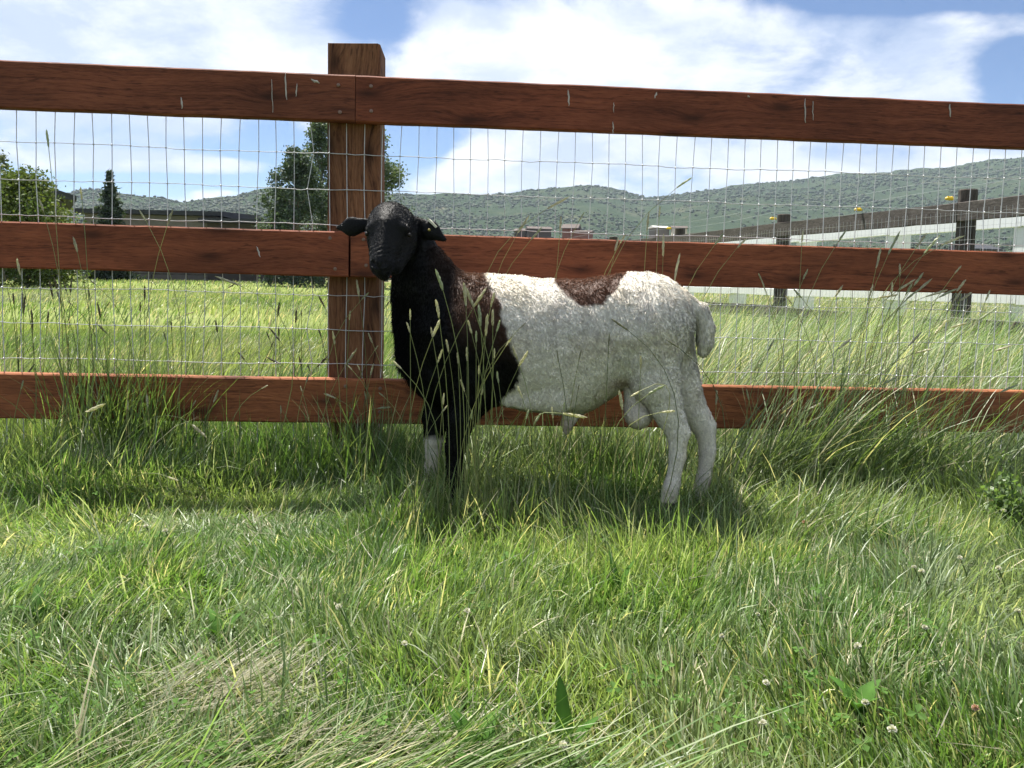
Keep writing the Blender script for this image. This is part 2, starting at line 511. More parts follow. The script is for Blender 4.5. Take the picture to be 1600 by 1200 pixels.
# ------------------------------------------------------------------ the red-brown paddock fence
FM, FD = 0.065, 2.285                      # the wire plane: y = FD + FM * x
def on_fence(px, py, off=0.0):
    u = at(px, py, 1.0).x
    return at(px, py, (FD + off) / (1 - FM * u))
DROP = 0.0039

def build_fence():
    pl = on_fence(555, 600, 0.0)
    base = Vector((pl.x, pl.y + .08, float(gz(pl.x, pl.y))))
    fence = empty('paddock_fence', base, 'red-brown stained board fence with wire mesh running behind the sheep', 'fence')
    # post, behind the wire
    a, b = on_fence(511, 300, 0.002), on_fence(593, 300, 0.002)
    ztop = on_fence(555, 67, 0.002).z
    w = (b - a).length
    e = (b - a).normalized(); e.z = 0; e.normalize()
    bk = Vector((-e.y, e.x, 0))
    V, F = [], []
    n = 24
    rr = random.Random(4)
    lean = math.tan(R(-0.3))
    for i in range(n + 1):
        z = -0.25 + (ztop + 0.25) * i / n
        for (s, d) in ((.008, 0), (w - .008, 0), (w, .008), (w, w - .008), (w - .008, w), (.008, w), (0, w - .008), (0, .008)):
            p = Vector((a.x, a.y, 0)) + e * (s + rr.uniform(-.001, .001) + lean * (z - .8)) + bk * (d + rr.uniform(-.0008, .0008))
            V.append((p.x, p.y, z + (rr.uniform(-.004, .001) if i == n else 0)))
        if i:
            q = (i - 1) * 8
            F += [(q + k, q + 8 + k, q + 8 + (k + 1) % 8, q + (k + 1) % 8)[::-1] for k in range(8)]
    F.append(tuple(range(n * 8, n * 8 + 8)))
    linkw(link('post', np_mesh('post', np.array(V), F), M_POST), fence)
    # rails, in front of the wire; seam on the post
    FO = -0.042
    rows = [(117, 190, 555.5, .9, (0.74, 0.70, 0.74)), (362, 433, 546.5, 3.2, (1.0, .93, .9)), (593, 662, 571.0, 1.5, (1.15, 1.32, 1.2))]  # rail tints: stain differences, with some sky and ground bounce painted in
    lead = Vector((1, FM, -DROP))
    for ri, (yt, yb, sx, gap, colr) in enumerate(rows):
        t = on_fence(sx, yt, FO); bt = on_fence(sx, yb, FO)
        H = (t - bt).z
        g = gap / 540 / 2
        for sgn in (-1, 1):
            A = t + lead * (sgn * g); B = t + lead * (sgn * 2.6)
            if sgn < 0: A, B = B, A
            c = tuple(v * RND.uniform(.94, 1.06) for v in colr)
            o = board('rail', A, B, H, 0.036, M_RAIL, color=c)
            linkw(o, fence)
            # screws either side of the seam
            for fz in (.2, .78):
                p = t + lead * (sgn * (.045 + RND.uniform(-.006, .012))) + Vector((0, -0.0025, -H * (fz + RND.uniform(-.05, .05))))
                s = MB()
                s.tube([p + Vector((0, .006, 0)), p, p + Vector((0, -.0005, 0))], [.0052, .0052, .0036], 10)
                s.tube([p + Vector((0, -.0004, 0)), p + Vector((0, -.0011, 0))], [.0022, .0018], 6)
                so = s.build('screw', M_SCREW); so.parent = o
            marks = {(0, -1): [(283, 152, 285, 170, 4), (424, 124, 427, 176, 2), (446, 115, 448, 156, 4), (464, 131, 463, 151, 3), (486, 124, 500, 130, 5)],
                     (0, 1): [(888, 140, 889, 166, 4), (959, 160, 959, 176, 2), (958, 190, 958, 209, 3), (1026, 144, 1023, 154, 4), (1258, 154, 1258, 192, 3), (1270, 158, 1270, 188, 2), (1484, 163, 1485, 183, 4), (1168, 149, 1171, 152, 4)],
                     (1, -1): [(401, 385, 407, 402, 5)]}.get((ri, sgn), [])
            for (x0, y0, x1, y1, wd) in marks:
                A_, B_ = on_fence(x0, y0, FO), on_fence(x1, y1, FO)
                dirv = (B_ - A_); L = dirv.length; dirv.normalize()
                sdv = Vector((-dirv.z, 0, dirv.x))
                vv, ff = [], []
                k = 7
                for q in range(k + 1):
                    f = q / k
                    hw = wd / 540 / 2 * .6 * (0.3 + 0.9 * math.sin(math.pi * min(1, f * 1.05)) ** .7 * RND.uniform(.6, 1.2))
                    c0 = A_ + dirv * L * f + sdv * RND.uniform(-.0012, .0012) + Vector((0, -.0032, 0))
                    vv += [c0 - sdv * hw + Vector((0, .003, 0)), c0 + Vector((0, -.0006, 0)), c0 + sdv * hw + Vector((0, .003, 0))]
                    if q:
                        i0 = (q - 1) * 3
                        ff += [(i0, i0 + 1, i0 + 4, i0 + 3), (i0 + 1, i0 + 2, i0 + 5, i0 + 4)]
                d_ = link('bird_dropping', np_mesh('bird_dropping', np.array(vv), ff, True), M_DROP); d_.parent = o
    # wire mesh
    V, F = [], []
    mb = MB()
    z_ref = on_fence(147, 283.6).z + DROP * on_fence(147, 283.6).x
    x_ref = on_fence(403, 300).x
    zr = [z_ref + .1016 * k for k in range(-8, 5)]
    zr = [z for z in zr if .16 < z < 1.13]
    xs = [x_ref + .0507 * k for k in range(-36, 60)]
    def P(x, z, j=0.0):
        return Vector((x, FD + FM * x - .0025 + j, z - DROP * x))
    jx = {}
    for i, x in enumerate(xs):
        for k, z in enumerate(zr):
            jx[i, k] = (RND.gauss(0, .0012) + .0022 * math.sin(i * .7 + k), RND.gauss(0, .0008) + .0018 * math.sin(i * .45 + k * 2.1))
    for k in range(len(zr)):                       # one bent upright beside the post
        i = min(range(len(xs)), key=lambda q: abs(xs[q] - on_fence(481, 300).x))
        jx[i, k] = ((-.006, .004, -.012, .006)[k % 4], jx[i, k][1])
    for i, x in enumerate(xs):
        pts = [P(x + jx[i, 0][0], 0.0)] + [P(x + jx[i, k][0], z + jx[i, k][1], RND.gauss(0, .001)) for k, z in enumerate(zr)] + [P(x + jx[i, len(zr) - 1][0] + RND.gauss(0, .003), 1.12)]
        mb.tube(pts, .00125, 4, False)
    for k, z in enumerate(zr):
        pts = []
        for i, x in enumerate(xs):
            p = P(x + jx[i, k][0], z + jx[i, k][1])
            pts.append(p)
            if i + 1 < len(xs):
                q = P(xs[i + 1] + jx[i + 1, k][0], z + jx[i + 1, k][1])
                pts.append((p + q) / 2 + Vector((0, 0, RND.gauss(-.0004, .0010))))
        mb.tube(pts, .00125, 4, False)
    for i, x in enumerate(xs):
        for k, z in enumerate(zr):
            c = P(x + jx[i, k][0], z + jx[i, k][1]) + Vector((0, -.001, 0))
            r = .0036
            mb.add([c + Vector(d) * r for d in ((1,0,0),(-1,0,0),(0,1,0),(0,-1,0),(0,0,1.1),(0,0,-1.1))],
                   [(0,2,4),(2,1,4),(1,3,4),(3,0,4),(2,0,5),(1,2,5),(3,1,5),(0,3,5)])
    o = mb.build('wire_mesh', M_WIRE, smooth=True); linkw(o, fence)
    tag(o, kind='stuff')
build_fence()

# ------------------------------------------------------------------ neighbours' fences on the right
DV = Vector((-0.267, 1.0, 0)).normalized()        # both run towards the same point on the horizon
def run_fence(name, label, x0, d0, step, count, ptop, pw, rails, pm, rm, cap=False, wires=False, rail_off=-0.05):
    root = empty(name, (x0, d0, float(gz(x0, d0))), label, 'fence')
    sd = Vector((DV.y, -DV.x, 0))
    pts = [Vector((x0, d0, 0)) + DV * (step * i) for i in range(count)]
    for i, p in enumerate(pts):
        h = pw / 2
        g = float(gz(p.x, p.y))
        mb = MB()
        tp = ptop + g + (RND.uniform(-.02, .02) if not cap else 0)
        if cap:
            q = [p + DV * a * h + sd * b * h for a, b in ((-1, -1), (1, -1), (1, 1), (-1, 1))]
            mb.add([(*v.xy, g - .1) for v in q] + [(*v.xy, tp) for v in q], [(0,3,2,1),(0,1,5,4),(1,2,6,5),(2,3,7,6),(3,0,4,7),(4,5,6,7)])
        else:
            mb.tube([(p.x, p.y, g - .1), (p.x, p.y, tp * .5), (p.x, p.y, tp - .01), (p.x, p.y, tp)], [h, h * .98, h * .97, h * .88], 12)
        o = mb.build('post', pm, smooth=False); linkw(o, root)
        if False:
            c = MB(); k = h + .012
            q = [p + DV * a * k + sd * b * k for a, b in ((-1, -1), (1, -1), (1, 1), (-1, 1))]
            c.add([(*v.xy, tp + .001) for v in q] + [(*v.xy, tp + .02) for v in q] + [(p.x, p.y, tp + .06)], [(0,3,2,1),(0,1,5,4),(1,2,6,5),(2,3,7,6),(3,0,4,7),(4,5,8),(5,6,8),(6,7,8),(7,4,8)])
            co = c.build('post_cap', pm); co.parent = o
    off = sd * rail_off
    for i in range(count - 1):
        for (zt, hh, th) in rails:
            a, b = pts[i] + off, pts[i + 1] + off
            za, zb = zt + float(gz(a.x, a.y)) + RND.uniform(-.012, .012), zt + float(gz(b.x, b.y)) + RND.uniform(-.012, .012)
            gap = DV * .004
            o = board('rail', Vector((a.x, a.y, za)) + gap, Vector((b.x, b.y, zb)) - gap, hh, th, rm, n=16, rough=.004 if not cap else 0)
            linkw(o, root)
    if wires:
        mb = MB()
        L = step * (count - 1)
        woff = sd * (rail_off - .012)
        for k in range(int(L / .0508)):
            p = pts[0] + DV * (k * .0508) + woff
            if k * .0508 > 14: break
            g = float(gz(p.x, p.y))
            mb.tube([(p.x, p.y, g + .02), (p.x, p.y, g + 1.2)], .0011, 3, False)
        for z in np.arange(.05, 1.25, .1016):
            mb.tube([(*(pts[0] + DV * (L * i / 20) + woff).xy, float(gz(*(pts[0] + DV * (L * i / 20) + woff).xy)) + z) for i in range(21)], .0012, 3, False)
        o = mb.build('wire_mesh', M_WIRE); linkw(o, root); tag(o, kind='stuff')
        mb = MB()
        for z in (1.37, 1.45):
            mb.tube([(*(pts[0] + DV * (L * i / 20) + woff).xy, float(gz(*(pts[0] + DV * (L * i / 20)).xy)) + z - .02 * math.sin(i * 2.1)) for i in range(21)], .0014, 4, False)
        o = mb.build('electric_wire', M_WIRE); linkw(o, root); tag(o, kind='stuff')
    return root, pts

DARK, dark_posts = run_fence('weathered_fence', 'weathered dark wood rail fence crossing the right background in front of the white fence', 4.214, 3.803, 2.44, 9, 1.37, .145,
          [(1.27, .15, .04), (.83, .14, .04), (.36, .14, .04)], M_GREYP, M_GREYW, wires=True, rail_off=-0.095)
run_fence('white_fence', 'white vinyl rail fence standing behind the weathered wood fence on the right', 5.65, 6.05, 1.80, 12, 1.33, .2,
          [(1.385, .15, .05), (.56, .11, .05)], M_VINYL, M_VINYL, cap=True, rail_off=-.13)

def insulators():
    spots = [('yellow electric fence insulator beside the nearest weathered post', 1484, 311, 6.0), ('yellow electric fence insulator midway between the two nearest weathered posts', 1341, 328, 7.2),
             ('yellow electric fence insulator beside the second weathered post', 1208, 342, 8.4), ('yellow electric fence insulator beside the far weathered post', 1045, 357, 10.7)]
    for lab, px, py, D in spots:
        c = at(px, py, D)
        r = empty('fence_insulator', c, lab, 'insulator', 'yellow insulators on the weathered fence')
        a = MB(); a.tube([(-.035, 0, 0), (-.02, 0, .004), (.02, 0, .004), (.035, 0, 0)], [.008, .014, .015, .008], 8); a.build('insulator_body', M_YELLOW, r)
        b = MB(); b.tube([(-.012, 0, .012), (-.014, 0, .024)], .007, 6); b.build('clip', M_YELLOW, r)
        b = MB(); b.tube([(.016, 0, .012), (.018, 0, .02)], .007, 6); b.build('clip', M_YELLOW, r)
insulators()

def far_fence():
    root = empty('far_pasture_fence', (-30, 62, 0), 'thin dark rail fence along the far edge of the left pasture', 'fence')
    xs = np.arange(-46, 2, 2.6)
    for x in xs:
        g = float(gz(x, 62 + x * .1))
        mb = MB(); mb.tube([(x, 62 + x * .1, g - .1), (x, 62 + x * .1, g + 1.15)], .07, 6)
        linkw(mb.build('post', M_GREYP), root)
    for a, b in zip(xs[:-1], xs[1:]):
        for z in (1.05, .6):
            A = Vector((a, 62 + a * .1 - .1, float(gz(a, 62 + a * .1)) + z)); B = Vector((b, 62 + b * .1 - .1, float(gz(b, 62 + b * .1)) + z))
            linkw(board('rail', A, B, .13, .04, M_GREYW, n=2), root)
far_fence()
# ------------------------------------------------------------------ houses beyond the pastures
M_ROOFD = plain('dark_metal_roof', (0.028, 0.030, 0.036), 0.7, 0.0, .1, 3)
M_ROOFB = plain('brown_roof', (0.075, 0.055, 0.047), 0.8, 0, .2, 2)
M_ROOFW = plain('pale_roof', (0.62, 0.60, 0.57), 0.7, 0, .1, 2)
M_WALLD = plain('dark_timber_wall', (0.055, 0.045, 0.042), 0.8, 0, .2, 2)
M_WALLT = plain('taupe_wall', (0.17, 0.15, 0.14), 0.8, 0, .12, 2)
M_WALLC = plain('cream_wall', (0.55, 0.50, 0.43), 0.8, 0, .1, 2)
M_WALLR = plain('red_timber_wall', (0.16, 0.065, 0.05), 0.8, 0, .15, 1)
M_GLASS = plain('window_glass', (0.03, 0.04, 0.05), 0.08, 0, 0, 2, spec=.8)
M_TRIM = plain('window_trim', (0.10, 0.09, 0.085), 0.6, 0, .1, 5)

def house(name, label, cx, cy, w, d, hw, hr, wallm, roofm, rz=0.0, over=.5, wins=(), flat=False, cat='house'):
    g = -.3
    r = empty(name, (cx, cy, 0), label, cat, None, rz)
    MB().box((-w / 2, -d / 2, g), (w / 2, d / 2, hw)).build('wall', wallm, r)
    ro = MB(); x, y = w / 2 + over, d / 2 + over
    if flat:
        ro.add([(-x, -y, hw + .02), (x, -y, hw + .02), (x, y, hw + .02), (-x, y, hw + .02), (-x, -y, hw + .35), (x, -y, hw + .35), (x, y, hw + hr), (-x, y, hw + hr)],
               [(0,3,2,1),(4,5,6,7),(0,1,5,4),(1,2,6,5),(2,3,7,6),(3,0,4,7)])
    else:
        ro.add([(-x, -y, hw + .02), (x, -y, hw + .02), (x, y, hw + .02), (-x, y, hw + .02), (-x, -y, hw + .25), (x, -y, hw + .25), (x, y, hw + .25), (-x, y, hw + .25), (-x, 0, hw + hr), (x, 0, hw + hr)],
               [(0,3,2,1),(0,1,5,4),(2,3,7,6),(4,5,9,8),(6,7,8,9),(0,4,8,7,3),(1,2,6,9,5)])
    ro.build('roof', roofm, r)
    for (wx, wz, ww, wh) in wins:
        f = MB().box((wx - ww / 2 - .1, -d / 2 - .06, wz - .1), (wx + ww / 2 + .1, -d / 2 - .001, wz + wh + .1)).build('window', M_TRIM, r)
        p = MB().box((wx - ww / 2, -d / 2 - .075, wz), (wx + ww / 2, -d / 2 - .062, wz + wh)).build('pane', M_GLASS, f)
    return r

def hz(px, py, D):            # height above ground under a pixel
    return at(px, py, D).z
D = 60.0
house('long_low_house', 'long low dark house with flat roof beyond the left pasture', at(235, 330, D).x, D + 4, 10.2, 8, hz(235, 336, D), hz(235, 323, D) - hz(235, 336, D) + .2, M_WALLT, M_ROOFD, 0, .6, [(-2.6, 1.2, 1.6, 1.6), (.2, 1.2, 2.4, 1.8), (3.4, 1.2, 1.4, 1.6)], True)
house('house_wing', 'low dark flat-roofed wing right of the long low house', at(372, 345, D).x, D + 3, 4.4, 7, hz(372, 350, D), .75, M_WALLD, M_ROOFD, 0, .5, [(0, 1.0, 1.5, 1.6)], True)
D = 42.0
house('gabled_house', 'dark-eaved house half hidden behind the yellow-green bush at left', at(-66, 300, D).x, D + 5, 9, 4.6, hz(-66, 303, D), 1.1, M_WALLD, M_ROOFD, R(90 + 32), .62, [(1.0, 1.6, 1.2, 1.4)])
for lab, px, yt, yb, D, w, wm, rm, hh in (
        ('small brown timber cabin with reddish roof in front of the hill, above the sheep', 893, 350, 368, 330.0, 6.5, M_WALLR, M_ROOFB, 2.2),
        ('low dark ranch building left of the brown timber cabin', 842, 354, 370, 340.0, 10.0, M_WALLD, M_ROOFB, 1.4),
        ('tiny dark shed at the left end of the ranch buildings below the hill', 815, 357, 370, 345.0, 5.0, M_WALLD, M_ROOFB, 1.5),
        ('long low dark barn right of the brown timber cabin', 912, 360, 372, 325.0, 7.0, M_WALLR, M_ROOFB, 1.0),
        ('pale-roofed taupe house far back above the weathered fence', 1030, 353, 368, 330.0, 6.5, M_WALLT, M_ROOFW, 1.1),
        ('cream-walled house right beside the pale-roofed house', 1061, 353, 368, 325.0, 6.0, M_WALLC, M_ROOFB, 1.2),
        ('small pale farmhouse seen through the gap of the white fence', 1520, 382, 402, 150.0, 6.0, M_WALLT, M_ROOFD, 1.2)):
    p = at(px, yt, D)
    w_ = p.z - hh
    house('distant_house', lab, p.x, D, w, 6.0, max(w_, 1.5), hh, wm, rm, R(RND.uniform(-18, 18)), .5, [(-w * .25, w_ * .35, 1.1, 1.2), (w * .2, w_ * .35, 1.1, 1.2)])

# ------------------------------------------------------------------ trees
M_BARK = plain('bark', (0.16, 0.13, 0.10), 0.9, 0, .3, 8, .5)
def leaf_cloud(name, C, size, col, elong=1.6, up=0.3):
    """small leaf-sized faces at points C"""
    n = len(C)
    a = NR.normal(size=(n, 3)); a /= np.linalg.norm(a, axis=1)[:, None]
    b = NR.normal(size=(n, 3)); b[:, 2] += up; b -= a * (a * b).sum(1)[:, None]; b /= np.linalg.norm(b, axis=1)[:, None]
    s = (size * NR.uniform(.6, 1.4, n))[:, None]
    V = np.stack([C - a * s * elong * .5, C + b * s * .5, C + a * s * elong * .5, C - b * s * .5], 1).reshape(-1, 3)
    F = np.arange(n * 4).reshape(-1, 4)
    return np_mesh(name, V, F, False, np.repeat(col, 4, 0))

def broad_tree(name, label, base, H, prof, nclump, nleaf, leaf, colA, colB, cat='tree', lean=0.0, trunk_r=.12, clump=.5, group=None):
    """prof: list of (fraction of height, crown radius in metres)"""
    root = empty(name, base, label, cat, group)
    hs, rs = zip(*prof)
    tp = MB(); top = H * .93
    line = [Vector((lean * (k / 8) ** 2 + RND.gauss(0, .03) * k / 3, RND.gauss(0, .03) * k / 3, top * k / 8)) for k in range(9)]
    tp.tube(line, [trunk_r * (1 - .9 * k / 8) + .008 for k in range(9)], 7)
    cs = []
    for i in range(nclump):
        f = hs[0] + (hs[-1] - hs[0]) * (i + RND.random()) / nclump
        r = float(np.interp(f, hs, rs))
        th = RND.uniform(0, 2 * math.pi); q = r * (RND.random() ** .45)
        s = Vector((lean * f * f, 0, max(H * .12, f * H * .86 - q * .35)))
        e = Vector((lean * f * f + q * math.cos(th), q * math.sin(th), f * H))
        mid = (s + e) / 2 + Vector((0, 0, .08 * q))
        tp.tube([s, mid, e], [trunk_r * .28 * (1.05 - f) + .008, trunk_r * .18 * (1.05 - f) + .006, .005], 4, False)
        cs.append((e, r))
    tp.build('trunk', M_BARK, root, True)
    pts, cols = [], []
    per = nleaf // nclump
    A, B = np.array(colA), np.array(colB)
    for e, r in cs:
        sg = clump * (.5 + .5 * min(1, r / max(rs)))
        p = NR.normal(size=(per, 3)) * np.array([sg, sg, sg * .75]) * .55 + np.array(e)
        k = RND.random()
        pts.append(p); cols.append((A * (1 - k) + B * k)[None] * NR.uniform(.7, 1.3, (per, 1)))
    link('crown', leaf_cloud('crown', np.concatenate(pts), leaf, np.concatenate(cols)), M_LEAF, root)
    return root

def spruce(name, label, base, H, rmax, nwh, leaf, col, dens=1.0, skew=0.0):
    root = empty(name, base, label, 'tree')
    tp = MB(); tp.tube([(0, 0, 0), (.02, 0, H * .5), (0, 0, H)], [.035 * H * .5, .02 * H * .5, .01], 7)
    pts = []
    for i in range(nwh):
        f = .04 + .95 * i / nwh
        r = rmax * (1 - f) ** .85 * RND.uniform(.75, 1.15) + .04
        nb = max(4, int(9 * (1 - f)) + 3)
        for b in range(nb):
            th = 2 * math.pi * (b + RND.random() * .8) / nb
            rr = r * RND.uniform(.7, 1.15)
            z0 = f * H
            tip = Vector((rr * math.cos(th), rr * math.sin(th), z0 - rr * .12 + RND.uniform(-.05, .12) * rr))
            tp.tube([(0, 0, z0 + .03), tip], [.018, .004], 3, False)
            k = int((14 + 60 * rr) * dens)
            t = NR.random(k) ** .7
            base_ = np.array((0, 0, z0 + .03))
            p = base_ + (np.array(tip) - base_) * t[:, None] + NR.normal(size=(k, 3)) * np.array([.09, .09, .07]) * (.3 + rr)
            pts.append(p)
    tp.build('trunk', M_BARK, root, True)
    P = np.concatenate(pts)
    link('crown', leaf_cloud('crown', P, leaf, np.array(col)[None] * NR.uniform(.6, 1.4, (len(P), 1)), 2.6), M_LEAF, root)
    return root

def gnd(px, D):
    p = at(px, 440, D)
    return Vector((p.x, D, float(gz(p.x, D))))
D = 46.0
def hh(px, py, D): return at(px, py, D).z
broad_tree('aspen_tree', 'tall green leafy tree showing left of the fence post', gnd(502, D), hh(502, 188, D), [(.1, 1.5), (.35, 2.3), (.6, 1.8), (.8, 1.15), (1.0, .3)], 120, 21000, .095, (.080, .115, .070), (.12, .155, .10), clump=.62, trunk_r=.16)
broad_tree('aspen_tree', 'green leafy tree showing right of the fence post above the sheep', gnd(582, D - 3), hh(582, 204, D - 3), [(.12, 1.4), (.4, 2.0), (.65, 1.7), (.85, 1.2), (1.0, .3)], 95, 15000, .095, (.080, .118, .065), (.12, .155, .092), clump=.55, trunk_r=.15)
broad_tree('juniper_tree', 'wide dark blue-green tree left of the fence post, lower than the leafy one', gnd(462, D - 5), hh(462, 238, D - 5), [(.03, 1.7), (.3, 2.1), (.6, 1.6), (.85, .85), (1.0, .35)], 110, 19000, .095, (.058, .085, .064), (.085, .115, .082), clump=.55, trunk_r=.2)
spruce('spruce_tree', 'small pointed spruce in front of the long low house', gnd(174, 54), hh(174, 262, 54), 1.7, 30, .14, (.06, .085, .06), .6)
broad_tree('willow_bush', 'large yellow-green bush at the left edge above the middle rail', gnd(42, 23), hh(42, 276, 23), [(.03, 1.1), (.35, 1.35), (.65, 1.1), (.85, .75), (1.0, .35)], 90, 15000, .065, (.070, .105, .030), (.125, .155, .046), 'bush', clump=.5, trunk_r=.06)
broad_tree('sapling', 'thin wispy grey-green treetop at the far left edge', gnd(4, 30), hh(4, 244, 30), [(.4, .3), (.7, .35), (1.0, .12)], 26, 700, .09, (.10, .12, .08), (.13, .15, .10), clump=.3, trunk_r=.04)
# ------------------------------------------------------------------ the sheep
SH_S = 1.9 / FPX                       # metres per photograph pixel at the sheep
SH_P0 = at(850, 560, 1.9)
_yaw = R(5)
SH_EX = Vector((math.cos(_yaw) * math.cos(ROLL), -math.sin(_yaw), math.sin(ROLL)))
SH_EZ = Vector((-math.sin(ROLL), 0, math.cos(ROLL)))
SH_EQ = Vector((math.sin(_yaw), math.cos(_yaw), 0))
def sh(p):
    p = np.asarray(p, float)
    return (np.array(SH_P0) + (p[..., 0:1] - 850) * SH_S * np.array(SH_EX) - (p[..., 1:2] - 560) * SH_S * np.array(SH_EZ)
            + p[..., 2:3] * SH_S * np.array(SH_EQ))

def surface_nets(F, o, h):
    s = F < 0
    nx, ny, nz = F.shape
    c = [(i, j, k) for i in (0, 1) for j in (0, 1) for k in (0, 1)]
    sl = lambda A, d: A[d[0]:nx - 1 + d[0], d[1]:ny - 1 + d[1], d[2]:nz - 1 + d[2]]
    cnt8 = sum(sl(s, d).astype(np.int8) for d in c)
    act = (cnt8 > 0) & (cnt8 < 8)
    idx = np.argwhere(act)
    vid = -np.ones(act.shape, np.int64); vid[act] = np.arange(len(idx))
    pos = np.zeros((len(idx), 3)); cn = np.zeros(len(idx))
    I, J, K = idx.T
    for a in c:
        for ax in range(3):
            if a[ax]: continue
            b = list(a); b[ax] = 1
            fa = F[I + a[0], J + a[1], K + a[2]]; fb = F[I + b[0], J + b[1], K + b[2]]
            m = (fa < 0) != (fb < 0)
            t = np.where(m, fa / np.where(m, fa - fb, 1), 0)
            p = np.tile(np.array(a, float), (len(idx), 1)); p[:, ax] = t
            pos[m] += p[m]; cn[m] += 1
    V = (idx + pos / cn[:, None]) * h + o
    Q = []
    for ax in range(3):
        A = np.moveaxis(s, ax, 0); B = np.moveaxis(vid, ax, 0)
        dif = A[:-1, 1:-1, 1:-1] != A[1:, 1:-1, 1:-1]
        w = np.argwhere(dif)
        i, j, k = w[:, 0], w[:, 1] + 1, w[:, 2] + 1
        q = np.stack([B[i, j - 1, k - 1], B[i, j, k - 1], B[i, j, k], B[i, j - 1, k]], 1)
        flip = A[i, j, k] if ax != 1 else ~A[i, j, k]
        q[~flip] = q[~flip][:, ::-1]
        Q.append(q)
    return V, np.concatenate(Q)

def warp(p):
    # the joints were measured in the flat picture; nearer ones are moved in towards the lens axis by their depth
    p = np.array(p, float)
    k = 1 + p[2] / FPX
    return np.array([800 + (p[0] - 800) * k, 524 + (p[1] - 524) * k, p[2]]), k
def unwarp(V):
    k = 1 + V[:, 2:3] / FPX
    return np.concatenate([800 + (V[:, 0:1] - 800) / k, 524 + (V[:, 1:2] - 524) / k, V[:, 2:3]], 1)

